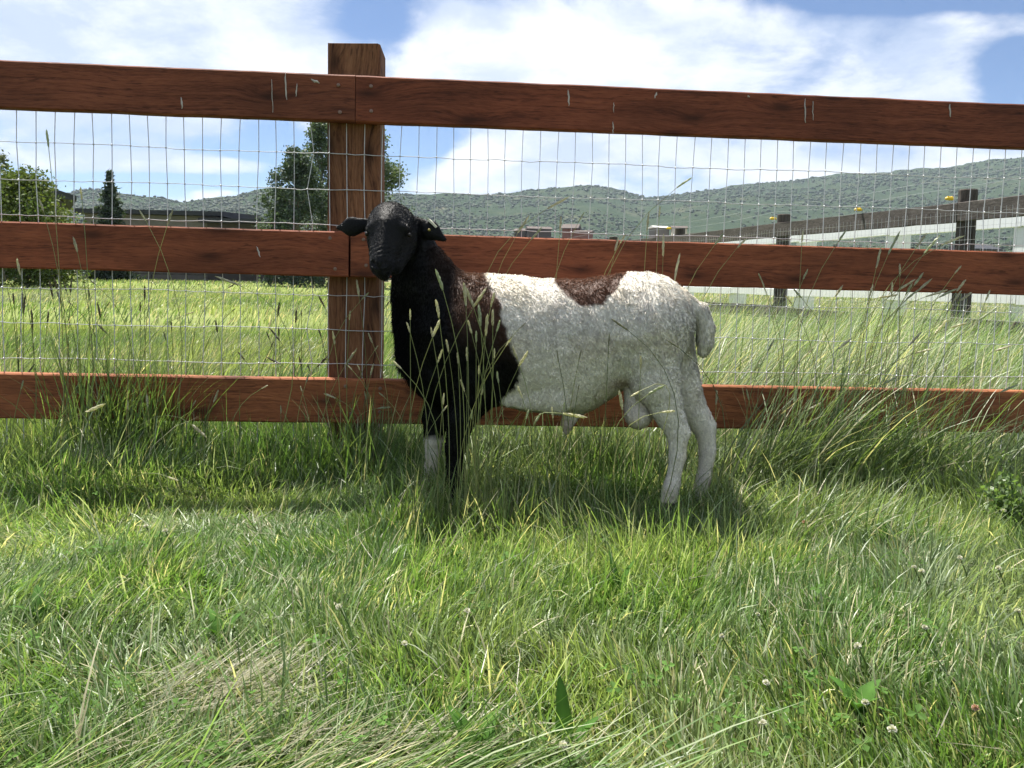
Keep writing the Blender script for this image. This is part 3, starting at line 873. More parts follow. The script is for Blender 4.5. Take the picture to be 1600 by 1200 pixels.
def build_sheep():
    h = 1.9
    lo = np.array([508.0, 296.0, -160.0]); hi = np.array([1126.0, 812.0, 128.0])
    n = ((hi - lo) / h).astype(int) + 1
    ax = [lo[i] + h * np.arange(n[i]) for i in range(3)]
    F = np.full(tuple(n), 60.0, np.float32)
    def prim(a, b, ra, rb, k=10.0, flat=1.0, sub=False):
        a, ka = warp(a); b, kb = warp(b)
        ra, rb = ra * ka, rb * kb
        rm = max(ra, rb) + k + 8
        l = np.minimum(a, b) - rm; u = np.maximum(a, b) + rm
        l[2] = min(a[2], b[2]) - rm * max(flat, 1); u[2] = max(a[2], b[2]) + rm * max(flat, 1)
        i0 = np.clip(((l - lo) / h).astype(int), 0, n - 1); i1 = np.clip(((u - lo) / h).astype(int) + 2, 1, n)
        X = ax[0][i0[0]:i1[0]][:, None, None]; Y = ax[1][i0[1]:i1[1]][None, :, None]; Z = ax[2][i0[2]:i1[2]][None, None, :]
        d = b - a; d[2] /= flat
        px, py, pz = X - a[0], Y - a[1], (Z - a[2]) / flat
        L2 = max((d * d).sum(), 1e-6)
        t = np.clip((px * d[0] + py * d[1] + pz * d[2]) / L2, 0, 1)
        dist = np.sqrt((px - t * d[0]) ** 2 + (py - t * d[1]) ** 2 + (pz - t * d[2]) ** 2) - (ra + t * (rb - ra))
        S = F[i0[0]:i1[0], i0[1]:i1[1], i0[2]:i1[2]]
        if sub:
            hh_ = np.clip(.5 - .5 * (S + dist) / k, 0, 1)
            S[...] = S + (-dist - S) * hh_ + k * hh_ * (1 - hh_)
        else:
            hh_ = np.clip(.5 + .5 * (dist - S) / k, 0, 1)
            S[...] = dist + (S - dist) * hh_ - k * hh_ * (1 - hh_)
    P = prim
    # barrel, belly, croup
    P((778, 536, 0), (918, 530, 0), 98, 94, 16, .84)
    P((835, 567, 0), (892, 572, 0), 76, 74, 14, .95)
    P((980, 502, 0), (1004, 503, 0), 76, 77, 20, .95)
    # hind legs
    for q, dx, dy in ((-1, 0, 0), (1, 38, -4)):
        P((1012 + dx * .2, 520, 42 * q), (1026 + dx * .5, 588 + dy, 46 * q), 59, 38, 20, .75)
        P((1026 + dx * .5, 588 + dy, 46 * q), (1058 + dx * .75, 662 + dy, 46 * q), 37, 18.5, 9, .8)
        P((1060 + dx * .75, 656 + dy, 46 * q), (1072 + dx * .8, 670 + dy, 46 * q), 17, 11, 6, .8)
        P((1063 + dx * .85, 672 + dy, 46 * q), (1063 + dx, 708 + dy, 46 * q), 16.5, 12.5, 6, .85)
        P((1063 + dx, 708 + dy, 46 * q), (1056 + dx * 1.05, 750 + dy, 46 * q), 12.5, 10.5, 5, .9)
        P((1056 + dx * 1.05, 750 + dy, 46 * q), (1050 + dx * 1.08, 774 + dy, 46 * q), 11.5, 12, 5)
        P((1050 + dx * 1.08, 780 + dy, 46 * q), (1046 + dx * 1.08, 798 + dy, 45 * q), 12, 15, 4)
    # tail
    P((1062, 462, 0), (1086, 486, 0), 11, 13, 6)
    P((1088, 484, 0), (1098, 512, 0), 13.5, 13.5, 2)
    P((1098, 512, 0), (1098, 534, 0), 13.5, 12.5, 2)
    P((1098, 534, 0), (1095, 547, 0), 12.5, 9, 3)
    # chest, shoulder, withers
    P((735, 503, 0), (790, 512, 0), 74, 78, 22, .85)
    P((742, 535, -40), (755, 585, -42), 62, 44, 20, .7)
    P((742, 535, 40), (740, 585, 42), 62, 44, 20, .7)
    P((698, 522, 0), (694, 572, 0), 72, 58, 20, .82)
    P((690, 588, 0), (722, 603, 0), 44, 38, 16, .9)
    # front legs: near one set back, far one forward with the white foot
    P((752, 598, -44), (722, 655, -46), 38, 21, 14, .8)
    P((722, 655, -46), (713, 700, -46), 21, 15, 8)
    P((713, 700, -46), (711, 752, -46), 15, 12, 6)
    P((711, 752, -46), (706, 780, -46), 12.5, 13, 6)
    P((705, 784, -46), (700, 801, -46), 13, 17, 4)
    P((694, 610, 28), (675, 660, 30), 38, 20, 14, .8)
    P((675, 660, 30), (671, 694, 30), 20, 14, 8)
    P((671, 694, 30), (668, 740, 30), 13.5, 11.5, 6)
    P((668, 740, 30), (660, 764, 30), 12, 13, 6)
    P((659, 768, 30), (653, 784, 30), 13, 16, 4)
    # the loose white fold behind the elbow, sheath, scrotum
    P((797, 624, -52), (872, 612, -46), 10, 34, 10, .6)
    P((896, 640, -4), (888, 662, -6), 15, 10, 8)
    P((888, 662, -6), (886, 675, -6), 8, 5, 4)
    P((990, 604, -22), (1000, 646, -26), 14, 21, 3)
    # neck
    P((694, 492, 0), (664, 440, -8), 66, 51, 18, .8)
    P((664, 445, -8), (641, 368, -26), 51, 30, 12, .8)
    P((636, 470, -6), (652, 560, -4), 24, 34, 18, .8)
    # head
    P((613, 350, -48), (612, 358, -62), 38, 36, 10)
    P((611, 336, -62), (611, 345, -74), 23, 24, 10)
    P((610, 362, -72), (603, 404, -108), 30, 19, 9)
    P((633, 372, -50), (620, 408, -84), 24, 15, 9)
    P((596, 372, -60), (597, 402, -92), 18, 13, 9)
    P((608, 345, -92), (601, 398, -124), 12, 9, 9)
    P((602, 401, -114), (601, 408, -118), 16, 14, 6)
    P((604, 416, -104), (605, 421, -98), 12.5, 10, 4)
    P((580, 351, -78), (588, 346, -87), 5.5, 5, 6)
    P((640, 352, -78), (632, 347, -87), 5.5, 5, 6)
    # mouth line, nostrils, eye hollows
    P((585, 411, -120), (600, 419, -131), 3.0, 3.2, 2.0, 1, True)
    P((600, 419, -131), (618, 411, -116), 3.2, 2.8, 2.0, 1, True)
    P((590, 400, -126), (597, 407, -132), 3.6, 2.4, 2.5, 1, True)
    P((613, 400, -126), (606, 407, -132), 3.6, 2.4, 2.5, 1, True)
    P((576, 358, -88), (574, 359, -92), 4, 4, 3, 1, True)
    P((645, 360, -88), (648, 361, -92), 4, 4, 3, 1, True)
    P((671, 688, 26), (671, 695, 26), 13, 13, 5)
    P((1053, 758, -46), (1052, 764, -46), 12, 12, 4)
    # ears, leaf shaped, standing out sideways
    P((572, 347, -38), (548, 350, -40), 10, 15.5, 5, .38)
    P((548, 350, -40), (525, 352, -36), 15.5, 3.5, 3, .38)
    P((652, 346, -38), (676, 357, -44), 11, 15, 5, .42)
    P((676, 357, -44), (697, 370, -48), 15, 5, 3, .42)
    P((546, 353, -54), (535, 353, -52), 7, 4, 3, .3, True)
    P((676, 361, -58), (688, 367, -60), 6, 4, 3, .3, True)
    V, Q = surface_nets(F, lo, h)
    # normals in picture space, for wool relief and colour
    def normals(V):
        a, b, c, d = (V[Q[:, i]] for i in range(4))
        fn = np.cross(c - a, d - b)
        N = np.zeros_like(V)
        for i in range(4):
            np.add.at(N, Q[:, i], fn)
        return N / np.maximum(np.linalg.norm(N, axis=1), 1e-9)[:, None], fn
    # even out the grid steps
    e = np.concatenate([Q[:, [i, (i + 1) % 4]] for i in range(4)])
    for it in range(3):
        S = np.zeros_like(V); C = np.zeros(len(V))
        for p, q in ((0, 1), (1, 0)):
            np.add.at(S, e[:, p], V[e[:, q]]); np.add.at(C, e[:, p], 1)
        V = V * .5 + .5 * S / C[:, None]
    N, fn = normals(V)
    # surface nets orientation: make normals point outwards
    ctr = np.array([860, 530, 0.0])
    body = (V[:, 0] > 800) & (V[:, 0] < 950)
    if (N[body] * (V[body] - ctr)).sum() < 0:
        N = -N
    if True:
        W_ = sh(V)
        a, b, c, d = (W_[Q[:, i]] for i in range(4))
        fw = np.cross(c - a, d - b)
        Nw = N[:, 0:1] * np.array(SH_EX) - N[:, 1:2] * np.array(SH_EZ) + N[:, 2:3] * np.array(SH_EQ)
        if (fw * Nw[Q[:, 0]]).sum() < 0:
            Q = Q[:, ::-1].copy()

    def coat(V):
        """colour and hair length of the coat at points in picture space"""
        V = unwarp(V)
        x, y, q = V[:, 0], V[:, 1], V[:, 2]
        jag = (vnoise(x + q * .6, y + q * .8, 9, 71) - .5) * 6 + (vnoise(x + q, y, 3.5, 72) - .5) * 2.5
        edge = np.interp(y, [400, 428, 440, 466, 519, 564, 590, 604, 620, 640, 700], [752, 757, 768, 785, 800, 818, 819, 806, 790, 775, 765])
        blk = sstep(4, -4, x - edge + jag)
        foot = sstep(686, 694, y + jag * .8) * (x < 691) * (q > -5)
        blk = blk * (1 - foot)
        brown = sstep(695, 735, x + jag) * sstep(560, 460, y + (x - 740) * -.25 + jag * 1.5) * (y > 405)
        brown = np.maximum(brown, .25 * sstep(660, 690, x) * sstep(470, 400, y) * (y > 380) * (q > -60))
        low = np.interp(x, [855, 866, 890, 914, 945, 962, 974, 982], [405, 436, 463, 478, 476, 458, 430, 405])
        sad = sstep(4, -4, y + np.abs(q) * .18 - low - 6 + jag * .8) * (x > 845) * (x < 990)
        white = np.array([0.82, 0.765, 0.665])
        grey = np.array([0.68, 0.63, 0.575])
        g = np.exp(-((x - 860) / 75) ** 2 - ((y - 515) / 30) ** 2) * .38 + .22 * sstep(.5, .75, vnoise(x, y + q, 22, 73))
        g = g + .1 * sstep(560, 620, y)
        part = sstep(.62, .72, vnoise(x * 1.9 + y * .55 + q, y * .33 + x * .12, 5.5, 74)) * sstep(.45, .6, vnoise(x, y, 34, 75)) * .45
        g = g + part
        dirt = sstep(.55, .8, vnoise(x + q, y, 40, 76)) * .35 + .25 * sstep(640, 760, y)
        skin = np.array([0.55, 0.44, 0.40])
        pk = np.exp(-((x - 975) / 18) ** 2 - ((y - 596) / 9) ** 2) + (y > 655) * (np.abs(x - 888) < 12) * .8 + (np.hypot((x - 1000) / 22, (y - 640) / 30) < 1.05) * .35
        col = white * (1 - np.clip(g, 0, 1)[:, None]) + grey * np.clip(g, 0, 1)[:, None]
        col = col * (1 - dirt[:, None] * np.array([.10, .16, .28]))
        pk = np.clip(pk, 0, 1)[:, None]
        col = col * (1 - pk) + skin * pk * .9
        hoof = (y > 782) & (x > 900) | (y > 770) & (x < 900)
        col = np.where(hoof[:, None], np.array([.12, .10, .085]), col)
        bro = np.array([0.080, 0.041, 0.026]); black = np.array([0.0055, 0.0056, 0.0066])
        dk = black * (1 - brown[:, None]) + bro * brown[:, None]
        col = col * (1 - blk[:, None]) + dk * blk[:, None]
        sb = np.array([0.085, 0.042, 0.027])
        col = col * (1 - sad[:, None]) + sb * sad[:, None]
        # hair length in px
        head = sstep(668, 640, x) * sstep(446, 430, y + (x - 640) * .5) * np.maximum(sstep(-40, -58, q), sstep(376, 366, y))
        leg = sstep(640, 670, y)
        ln = 3.0 - 1.4 * head - .9 * leg
        ln = ln + 1.8 * brown
        ruff = sstep(665, 620, x) * sstep(440, 500, y) * sstep(650, 590, y)
        ln = ln + 8 * ruff + 1.5 * blk * (1 - head)
        ln = np.where((x > 985) & (x < 1030) & (y > 610) & (y < 670) & (q < 10) & (np.hypot((x - 1001) / 24, (y - 638) / 34) < 1), 2.5, ln)
        ln = np.where((head > .5) & (y > 392), .9, ln)
        ear = (y < 382) & ((x < 566) | (x > 662)) & (x < 705)
        ln = np.where(ear, 1.4, ln)
        return col, np.clip(ln, .9, None), head, brown, blk, leg

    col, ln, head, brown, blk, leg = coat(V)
    # wool relief on the surface itself
    wool = (1 - head) * (1 - leg)
    rel = (vnoise(V[:, 0] + V[:, 2] * .7, V[:, 1] + V[:, 2] * .4, 7, 81) - .5) * 2.4 + (vnoise(V[:, 0], V[:, 1] * 1.2 + V[:, 2], 26, 82) - .5) * 4
    V2 = V + N * (rel * wool)[:, None] * .42
    # wrinkles over the nose
    wr = np.exp(-((V[:, 1] - 396) / 10) ** 2) * head * np.sin((V[:, 1] + .4 * V[:, 0]) * .95) * .55
    V2 = V2 - N * wr[:, None]
    base = Vector(sh(np.array([850, 795, 0.0])))
    base.z = float(gz(base.x, base.y))
    root = empty('sheep', base, 'black-headed sheep with white body and brown back patch standing sideways before the fence', 'sheep')
    B_ = np.array(base)
    me = np_mesh('body', sh(V2) - B_, Q, True, col)
    m, t = new_mat('sheep_coat')
    a = t.n('ShaderNodeAttribute', attribute_name='Col')
    P_ = t.n('ShaderNodeTexCoord').outputs['Object']
    nz = t.noise(P_, 260, 4, .65)
    c = t.mix(1.0, a.outputs['Color'], t.ramp(nz, [(.3, .72), (.65, 1.1)]), 'MULTIPLY')
    bs = t.n('ShaderNodeBsdfPrincipled', {'Base Color': c, 'Roughness': .5, 'Specular IOR Level': .16})
    t.put(bs.inputs['Normal'], t.n('ShaderNodeBump', {'Height': t.m('ADD', nz, t.noise(P_, 90, 3)), 'Strength': .5, 'Distance': .003}))
    finish(t, bs)
    link('body', me, m, root)
    # coat hair
    tri = np.concatenate([Q[:, [0, 1, 2]], Q[:, [0, 2, 3]]])
    A = np.linalg.norm(np.cross(V[tri[:, 1]] - V[tri[:, 0]], V[tri[:, 2]] - V[tri[:, 0]]), axis=1)
    tc_ = V[tri].mean(1)
    wgt = A * np.where(N[tri[:, 0], 2] > .35, .35, 1.0) * (1 + 2.5 * head[tri[:, 0]])
    K = 210000
    f = NR.choice(len(tri), K, p=wgt / wgt.sum())
    r1, r2 = NR.random(K), NR.random(K)
    sq = np.sqrt(r1)
    w = np.stack([1 - sq, sq * (1 - r2), sq * r2], 1)[..., None]
    p = (V2[tri[f]] * w).sum(1); nn = (N[tri[f]] * w).sum(1)
    nn /= np.linalg.norm(nn, axis=1)[:, None]
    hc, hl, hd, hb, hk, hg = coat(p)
    x, y, q = unwarp(p).T
    comb = np.stack([np.where(x > 780, .55, .1), np.full(K, .9), np.zeros(K)], 1)
    comb = np.where((hd > .5)[:, None], np.stack([(x - 608) * .03, -np.ones(K) * np.where(y < 395, 1, -.6), np.zeros(K)], 1), comb)
    comb = np.where((hg > .5)[:, None], np.array([0, 1.0, 0]), comb)
    comb += np.stack([vnoise(x, y + q, 11, 91) - .5, vnoise(x + q, y, 11, 92) - .5, vnoise(x, y - q, 11, 93) - .5], 1) * (1 - hd)[:, None] * (.6 + 1.5 * hb)[:, None]
    comb -= nn * (comb * nn).sum(1)[:, None]
    dirv = nn * np.where(hd > .5, .14, .28)[:, None] + comb * .85 + NR.normal(size=(K, 3)) * .17
    dirv /= np.linalg.norm(dirv, axis=1)[:, None]
    side = np.cross(dirv, NR.normal(size=(K, 3)))
    side /= np.linalg.norm(side, axis=1)[:, None]
    L = (hl * NR.uniform(.55, 1.25, K))[:, None]
    wd = np.where(hd > .5, .32, .42)[:, None] * NR.uniform(.7, 1.3, (K, 1))
    mid = p + dirv * L * .55
    tip = p + dirv * L + np.array([0, .22, 0]) * L
    VV = np.stack([p - side * wd - nn * .6, p + side * wd - nn * .6, mid + side * wd * .8, mid - side * wd * .8, tip], 1).reshape(-1, 3)
    b0 = np.arange(K) * 5
    FF = np.concatenate([np.stack([b0, b0 + 1, b0 + 2], 1), np.stack([b0, b0 + 2, b0 + 3], 1), np.stack([b0 + 3, b0 + 2, b0 + 4], 1)])
    hv = NR.uniform(.75, 1.22, (K, 1))
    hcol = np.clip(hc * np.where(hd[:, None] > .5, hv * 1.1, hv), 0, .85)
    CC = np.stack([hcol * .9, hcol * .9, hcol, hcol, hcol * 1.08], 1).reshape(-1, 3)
    mh, t = new_mat('sheep_hair')
    a = t.n('ShaderNodeAttribute', attribute_name='Col')
    bs = t.n('ShaderNodeBsdfPrincipled', {'Base Color': a.outputs['Color'], 'Roughness': .7, 'Specular IOR Level': .06})
    lie = t.n('ShaderNodeVectorMath', {0: t.n('ShaderNodeAttribute', attribute_name='lie').outputs['Vector']}, operation='NORMALIZE').outputs[0]
    t.put(bs.inputs['Normal'], lie)
    tr = t.n('ShaderNodeBsdfTranslucent', {'Color': a.outputs['Color']})
    finish(t, t.n('ShaderNodeMixShader', {0: .15, 1: bs, 2: tr}))
    mf, t = new_mat('face_hair')
    a = t.n('ShaderNodeAttribute', attribute_name='Col')
    finish(t, t.n('ShaderNodeBsdfPrincipled', {'Base Color': a.outputs['Color'], 'Roughness': .36, 'Specular IOR Level': .3}))
    fh = hd > .5
    SN = nn[:, 0:1] * np.array(SH_EX) - nn[:, 1:2] * np.array(SH_EZ) + nn[:, 2:3] * np.array(SH_EQ)
    WV, CV = sh(VV).reshape(K, 5, 3) - B_, CC.reshape(K, 5, 3)
    for nm, sel, mt in (('hair_coat', ~fh, mh), ('face_hair', fh, mf)):
        kk = int(sel.sum()); b1 = np.arange(kk) * 5
        Fk = np.concatenate([np.stack([b1, b1 + 1, b1 + 2], 1), np.stack([b1, b1 + 2, b1 + 3], 1), np.stack([b1 + 3, b1 + 2, b1 + 4], 1)])
        o = link(nm, np_mesh(nm, WV[sel].reshape(-1, 3), Fk, False, CV[sel].reshape(-1, 3)), mt, root)
        tag(o, kind='stuff')
        sn = (SN[sel][:, None, :] + NR.normal(0, .22, (kk, 1, 3))) * np.ones((1, 5, 1))
        at_ = o.data.attributes.new('lie', 'FLOAT_VECTOR', 'POINT'); at_.data.foreach_set('vector', sn.astype(np.float32).ravel())
    # eyes
    me_, t = new_mat('eye')
    finish(t, t.n('ShaderNodeBsdfPrincipled', {'Base Color': (.012, .009, .006, 1), 'Roughness': .28, 'Specular IOR Level': .3}))
    for (ex, ey, eq) in ((577, 358.5, -83.5), (645, 360.5, -83.5)):
        c = sh(warp((ex, ey, eq))[0]) - B_
        vv = ICO_V * 4.6 * SH_S + c
        o = link('eye', np_mesh('eye', vv, ICO_F, True), me_, root)
        md = o.modifiers.new('round', 'SUBSURF'); md.levels = md.render_levels = 2
    # the ear tag: a yellow button on the inside of the ear, its pale plate along the top edge
    tg = MB()
    def box_px(c, d, half, w, th):
        c, d = warp(c)[0], np.array(d, float); d /= np.linalg.norm(d)
        s_ = np.array([-d[1], d[0], 0]); z_ = np.array([0, 0, 1.0])
        v = [sh(c + d * half * i + s_ * w * j + z_ * th * k) - B_ for k in (-1, 1) for j in (-1, 1) for i in (-1, 1)]
        tg.add([Vector(q) for q in v], [(0, 1, 3, 2), (4, 6, 7, 5), (0, 4, 5, 1), (2, 3, 7, 6), (0, 2, 6, 4), (1, 5, 7, 3)])
    box_px((679, 345.5, -46), (1.0, .95, .1), 8.5, 1.6, 6)
    tg.build('ear_tag', plain('tag_plate', (.55, .53, .42), .5), root)
    t2 = MB()
    c = [Vector(sh(warp(q)[0]) - B_) for q in ((673.5, 355, -49), (673.5, 355, -52), (673.5, 355, -53))]
    t2.tube(c, [2.3 * SH_S, 2.1 * SH_S, 1.0 * SH_S], 10)
    t2.build('tag_button', plain('tag_yellow', (.30, .24, .06), .5), root)
build_sheep()
# ------------------------------------------------------------------ grass
M_GRASS = leafy('grass_blade', 0.48, 0.42, 0.5)
def blades(name, X, Y, L, W, az, p0, p1, C, seg=4, z0=-.008, tipc=1.12, tw=None, blunt=2.2):
    n = len(X)
    d = np.stack([np.cos(az), np.sin(az), np.zeros(n)], 1)
    tw = NR.normal(0, .9, n) if tw is None else tw
    s = np.stack([-np.sin(az + tw), np.cos(az + tw), np.zeros(n)], 1)
    pos = np.stack([X, Y, gz(X, Y) + z0], 1)
    rows, cols = [], []
    for k in range(seg + 1):
        f = k / seg
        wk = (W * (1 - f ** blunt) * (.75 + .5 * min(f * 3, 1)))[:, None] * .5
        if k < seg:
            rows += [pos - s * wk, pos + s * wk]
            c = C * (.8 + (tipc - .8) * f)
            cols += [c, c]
            ph = (p0 + p1 * (f + .5 / seg))[:, None]
            pos = pos + (L / seg)[:, None] * (d * np.sin(ph) + np.array([0, 0, 1.0]) * np.cos(ph))
            pos[:, 2] = np.maximum(pos[:, 2], gz(pos[:, 0], pos[:, 1]) + .004 + .004 * (k + 1))
        else:
            rows.append(pos); cols.append(C * tipc)
    m = 2 * seg + 1
    V = np.stack(rows, 1).reshape(-1, 3)
    CC = np.clip(np.stack(cols, 1).reshape(-1, 3), 0, .8)
    b = np.arange(n) * m
    T = []
    for k in range(seg - 1):
        T += [np.stack([b + 2 * k, b + 2 * k + 1, b + 2 * k + 3], 1), np.stack([b + 2 * k, b + 2 * k + 3, b + 2 * k + 2], 1)]
    T.append(np.stack([b + 2 * seg - 2, b + 2 * seg - 1, b + 2 * seg], 1))
    return np_mesh(name, V, np.concatenate(T), False, CC)

def wedge(n, d0, d1, spread=.72, pad=.35, pw=1.0):
    """points over the ground between two distances, in the wedge that the view and its surroundings cover"""
    d = d0 + (d1 - d0) * NR.random(int(n * 1.0)) ** pw
    wmax = d1 * spread + pad
    x = NR.uniform(-wmax, wmax, len(d))
    k = np.abs(x) < d * spread + pad
    return x[k], d[k]

GREEN = np.array([.100, .176, .048]); YEL = np.array([.205, .265, .098]); BLUE = np.array([.185, .232, .140]); STRAW = np.array([.50, .46, .31]); DEEP = np.array([.045, .095, .020])
def palette(x, y, straw=.05, deep=.0, seed=100, sc=.35):
    n = len(x)
    a = fbm(x, y, sc, seed, 3)[:, None]; b = fbm(x, y, sc * 1.6, seed + 5, 2)[:, None]
    r = NR.random((n, 1))
    c = GREEN + (YEL - GREEN) * np.clip((a - .40) * 3.2 + NR.normal(0, .28, (n, 1)), 0, 1)
    c = c + (BLUE - c) * np.clip((b - .48) * 3.5 + NR.normal(0, .22, (n, 1)), 0, .85)
    c = c + (DEEP - c) * deep if np.isscalar(deep) else c + (DEEP - c) * deep[:, None]
    st = straw if np.isscalar(straw) else straw[:, None]
    c = np.where(r < st, STRAW * NR.uniform(.7, 1.1, (n, 1)), c)
    return c * NR.uniform(.6, 1.4, (n, 1))

def px_of(x, y, z=0.0):
    """photograph x pixel of ground points (for laying out tufts where the photograph has them)"""
    return PPX + FPX * x / y

def build_grass():
    # cropped turf in the foreground
    x, y = wedge(200000, .52, 2.0, pw=.85)
    n = len(x)
    tall = sstep(1.72, 2.1, y + (fbm(x, y, .5, 120, 2) - .5) * .5)
    lay = sstep(.93, .74, y + (fbm(x, y, .4, 125, 2) - .5) * .25) * sstep(.25, -.05, x + (vnoise(x, y, .3, 127) - .5) * .4)      # trodden strip at the front left
    L = (.034 + .048 * fbm(x, y, .35, 122, 2) + .085 * tall + .10 * lay) * np.where(NR.random(n) < .06, NR.uniform(1.5, 2.4, n), NR.uniform(.5, 1.4, n))
    W = NR.uniform(.0011, .0026, n) * (1 + .25 * tall)
    fl = fbm(x, y, .30, 130, 2); flow = (fl * 4.5 + .6 * vnoise(x, y, .1, 133)) * math.pi
    az = flow * .9 + NR.normal(0, .9, n)
    az = np.where(lay > .4, -.25 + NR.normal(0, .35, n), az)
    comb = fbm(x, y, .45, 140, 2)
    p0 = np.abs(NR.normal(.06, .20, n)) + .45 * sstep(.48, .78, comb)
    p0 = p0 * (1 - lay) + lay * NR.uniform(.9, 1.45, n)
    p1 = np.abs(NR.normal(.65, .55, n)) * (1 + .5 * tall)
    p1 = p1 * (1 - lay * .8)
    glint = NR.random(n) < .15
    C = palette(x, y, .055 + .25 * lay * vnoise(x, y, .12, 141) + .10 * sstep(.55, .75, vnoise(x, y, .16, 143)))
    C = np.where(glint[:, None], np.array([.34, .385, .25]) * NR.uniform(.7, 1.15, (n, 1)), C)  # scattered blades coloured pale to imitate silvery glints on the turf
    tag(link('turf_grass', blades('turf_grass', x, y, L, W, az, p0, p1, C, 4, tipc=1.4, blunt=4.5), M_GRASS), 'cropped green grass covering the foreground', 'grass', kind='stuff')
    # taller grass along the fence
    x, y = wedge(62000, 1.78, 2.75, pw=.9)
    keep = NR.random(len(x)) < np.clip(sstep(1.85, 2.1, y) * (.35 + fbm(x, y, .3, 150, 2)), 0, 1) * np.where(y > 2.4, .6, 1)
    x, y = x[keep], y[keep]; n = len(x)
    L = (.075 + .10 * fbm(x, y, .3, 152, 2)) * (.6 + .4 * sstep(1.85, 2.1, y)) * NR.uniform(.55, 1.4, n)
    az = NR.uniform(-math.pi, math.pi, n)
    C = palette(x, y, .05, .45 * NR.random(n))
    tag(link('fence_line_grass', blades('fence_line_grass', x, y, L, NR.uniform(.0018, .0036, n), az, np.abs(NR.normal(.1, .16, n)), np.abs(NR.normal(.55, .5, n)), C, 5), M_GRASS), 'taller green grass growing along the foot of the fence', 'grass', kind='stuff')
    # long tufts: left of the post, at the post, and the wind-bent one on the right
    XX, YY, LL, AZ, P0, P1, CC_, WW = ([] for _ in range(8))
    def tuft(px, D, rad, cnt, Lm, lean_az, lean, bend, deep=.3, straw=.06, spread=.9):
        c = at(px, 600, D)
        a = NR.normal(size=(cnt, 2)) * rad
        xx, yy = c.x + a[:, 0], D + a[:, 1] * .6
        XX.append(xx); YY.append(yy)
        LL.append(Lm * NR.uniform(.45, 1.2, cnt)); AZ.append(lean_az + NR.normal(0, spread, cnt))
        P0.append(np.abs(NR.normal(lean, .14, cnt))); P1.append(np.abs(NR.normal(bend, .35, cnt)))
        CC_.append(palette(xx, yy, straw, deep)); WW.append(NR.uniform(.002, .004, cnt))
    for px, D, rad, cnt, Lm in ((150, 2.12, .06, 260, .44), (230, 2.14, .05, 190, .40), (90, 2.08, .08, 150, .20), (300, 2.13, .07, 130, .24), (380, 2.10, .07, 100, .18), (460, 2.12, .06, 90, .18)):
        tuft(px, D, rad, cnt, Lm, 1.2, .08, .45, .25, .04, 1.6)
    for px, D, rad, cnt, Lm in ((530, 2.05, .05, 90, .28), (590, 2.0, .05, 110, .28), (640, 1.72, .06, 110, .15), (720, 1.62, .09, 200, .17), (790, 1.66, .07, 140, .16), (1040, 1.74, .05, 90, .10), (1100, 1.8, .05, 90, .11), (670, 1.78, .05, 80, .11), (880, 2.02, .10, 330, .22), (970, 2.05, .09, 280, .20)):
        tuft(px, D, rad, cnt, Lm, .4, .10, .5, .3, .12, 1.6)
    for px, D, rad, cnt, Lm in ((1170, 2.0, .08, 190, .33), (1240, 2.03, .08, 290, .43), (1310, 2.05, .09, 270, .43), (1390, 2.08, .09, 190, .40), (1480, 2.1, .09, 110, .34), (1570, 2.1, .09, 110, .32), (1170, 1.78, .07, 160, .17), (1240, 1.70, .09, 200, .17), (1330, 1.72, .11, 180, .16)):
        tuft(px, D, rad, cnt, Lm, .1, .30, .75, .25, .10, .7)
    X, Y = np.concatenate(XX), np.concatenate(YY)
    tag(link('tufted_grass', blades('tufted_grass', X, Y, np.concatenate(LL), np.concatenate(WW), np.concatenate(AZ), np.concatenate(P0), np.concatenate(P1), np.concatenate(CC_), 6), M_GRASS), 'long uncut grass tufts standing against the fence boards', 'grass', kind='stuff')
    # straw lying on the ground
    n = 360
    c = at(330, 1095, .93)
    x = np.concatenate([c.x + NR.normal(0, .055, n), at(470, 1130, .88).x + NR.normal(0, .15, 400), NR.uniform(-1.2, 1.2, 420)])
    y = np.concatenate([.955 + NR.normal(0, .03, n), .86 + NR.normal(0, .03, 400), NR.uniform(.6, 2.0, 420)])
    m = len(x)
    az = np.concatenate([.5 + NR.normal(0, .5, n), -.1 + NR.normal(0, .5, 400), NR.uniform(-3.1, 3.1, 420)])
    C = STRAW * NR.uniform(.5, 1.2, (m, 1)) * np.array([.88, .92, .98])
    tag(link('dry_straw', blades('dry_straw', x, y, NR.uniform(.04, .12, m), NR.uniform(.001, .0020, m), az, NR.uniform(1.05, 1.5, m), NR.normal(0, .3, m), C, 5, z0=.034, tipc=1.0), M_GRASS), 'pale dry straw lying in the grass at lower left', 'straw', kind='stuff')
    # the pasture beyond the fence
    def field(name, lab, num, d0, d1, Lm, W0, dens_pw, seg, straw):
        x, y = wedge(num, d0, d1, .74, .6, dens_pw)
        n = len(x)
        right = sstep(.08, .22, x / y)
        L = Lm * (.55 + .8 * fbm(x, y, 1.1, 160, 3)) * NR.uniform(.6, 1.3, n) * (1 + .55 * right)
        wind = .2 + (fbm(x, y, 1.3, 165, 2) - .5) * 2.2
        C = palette(x, y, straw + .16 * right, 0, 170, 1.6) * np.array([1.18, 1.06, 1.25])
        tag(link(name, blades(name, x, y, L, W0 * NR.uniform(.7, 1.4, n), wind + NR.normal(0, .7, n), np.abs(NR.normal(.22, .2, n)), np.abs(NR.normal(.7, .4, n)), C, seg), M_GRASS), lab, 'grass', kind='stuff')
    field('pasture_grass', 'sunlit pasture grass just beyond the wire fence', 120000, 2.42, 7.5, .135, .0042, .75, 4, .07)
    field('meadow_grass', 'pale green pasture grass further back beyond the fence', 90000, 7.2, 26, .16, .010, .8, 3, .10)
    field('distant_grass', 'pale green pasture grass at the far end of the field', 70000, 25, 95, .20, .032, .9, 3, .12)
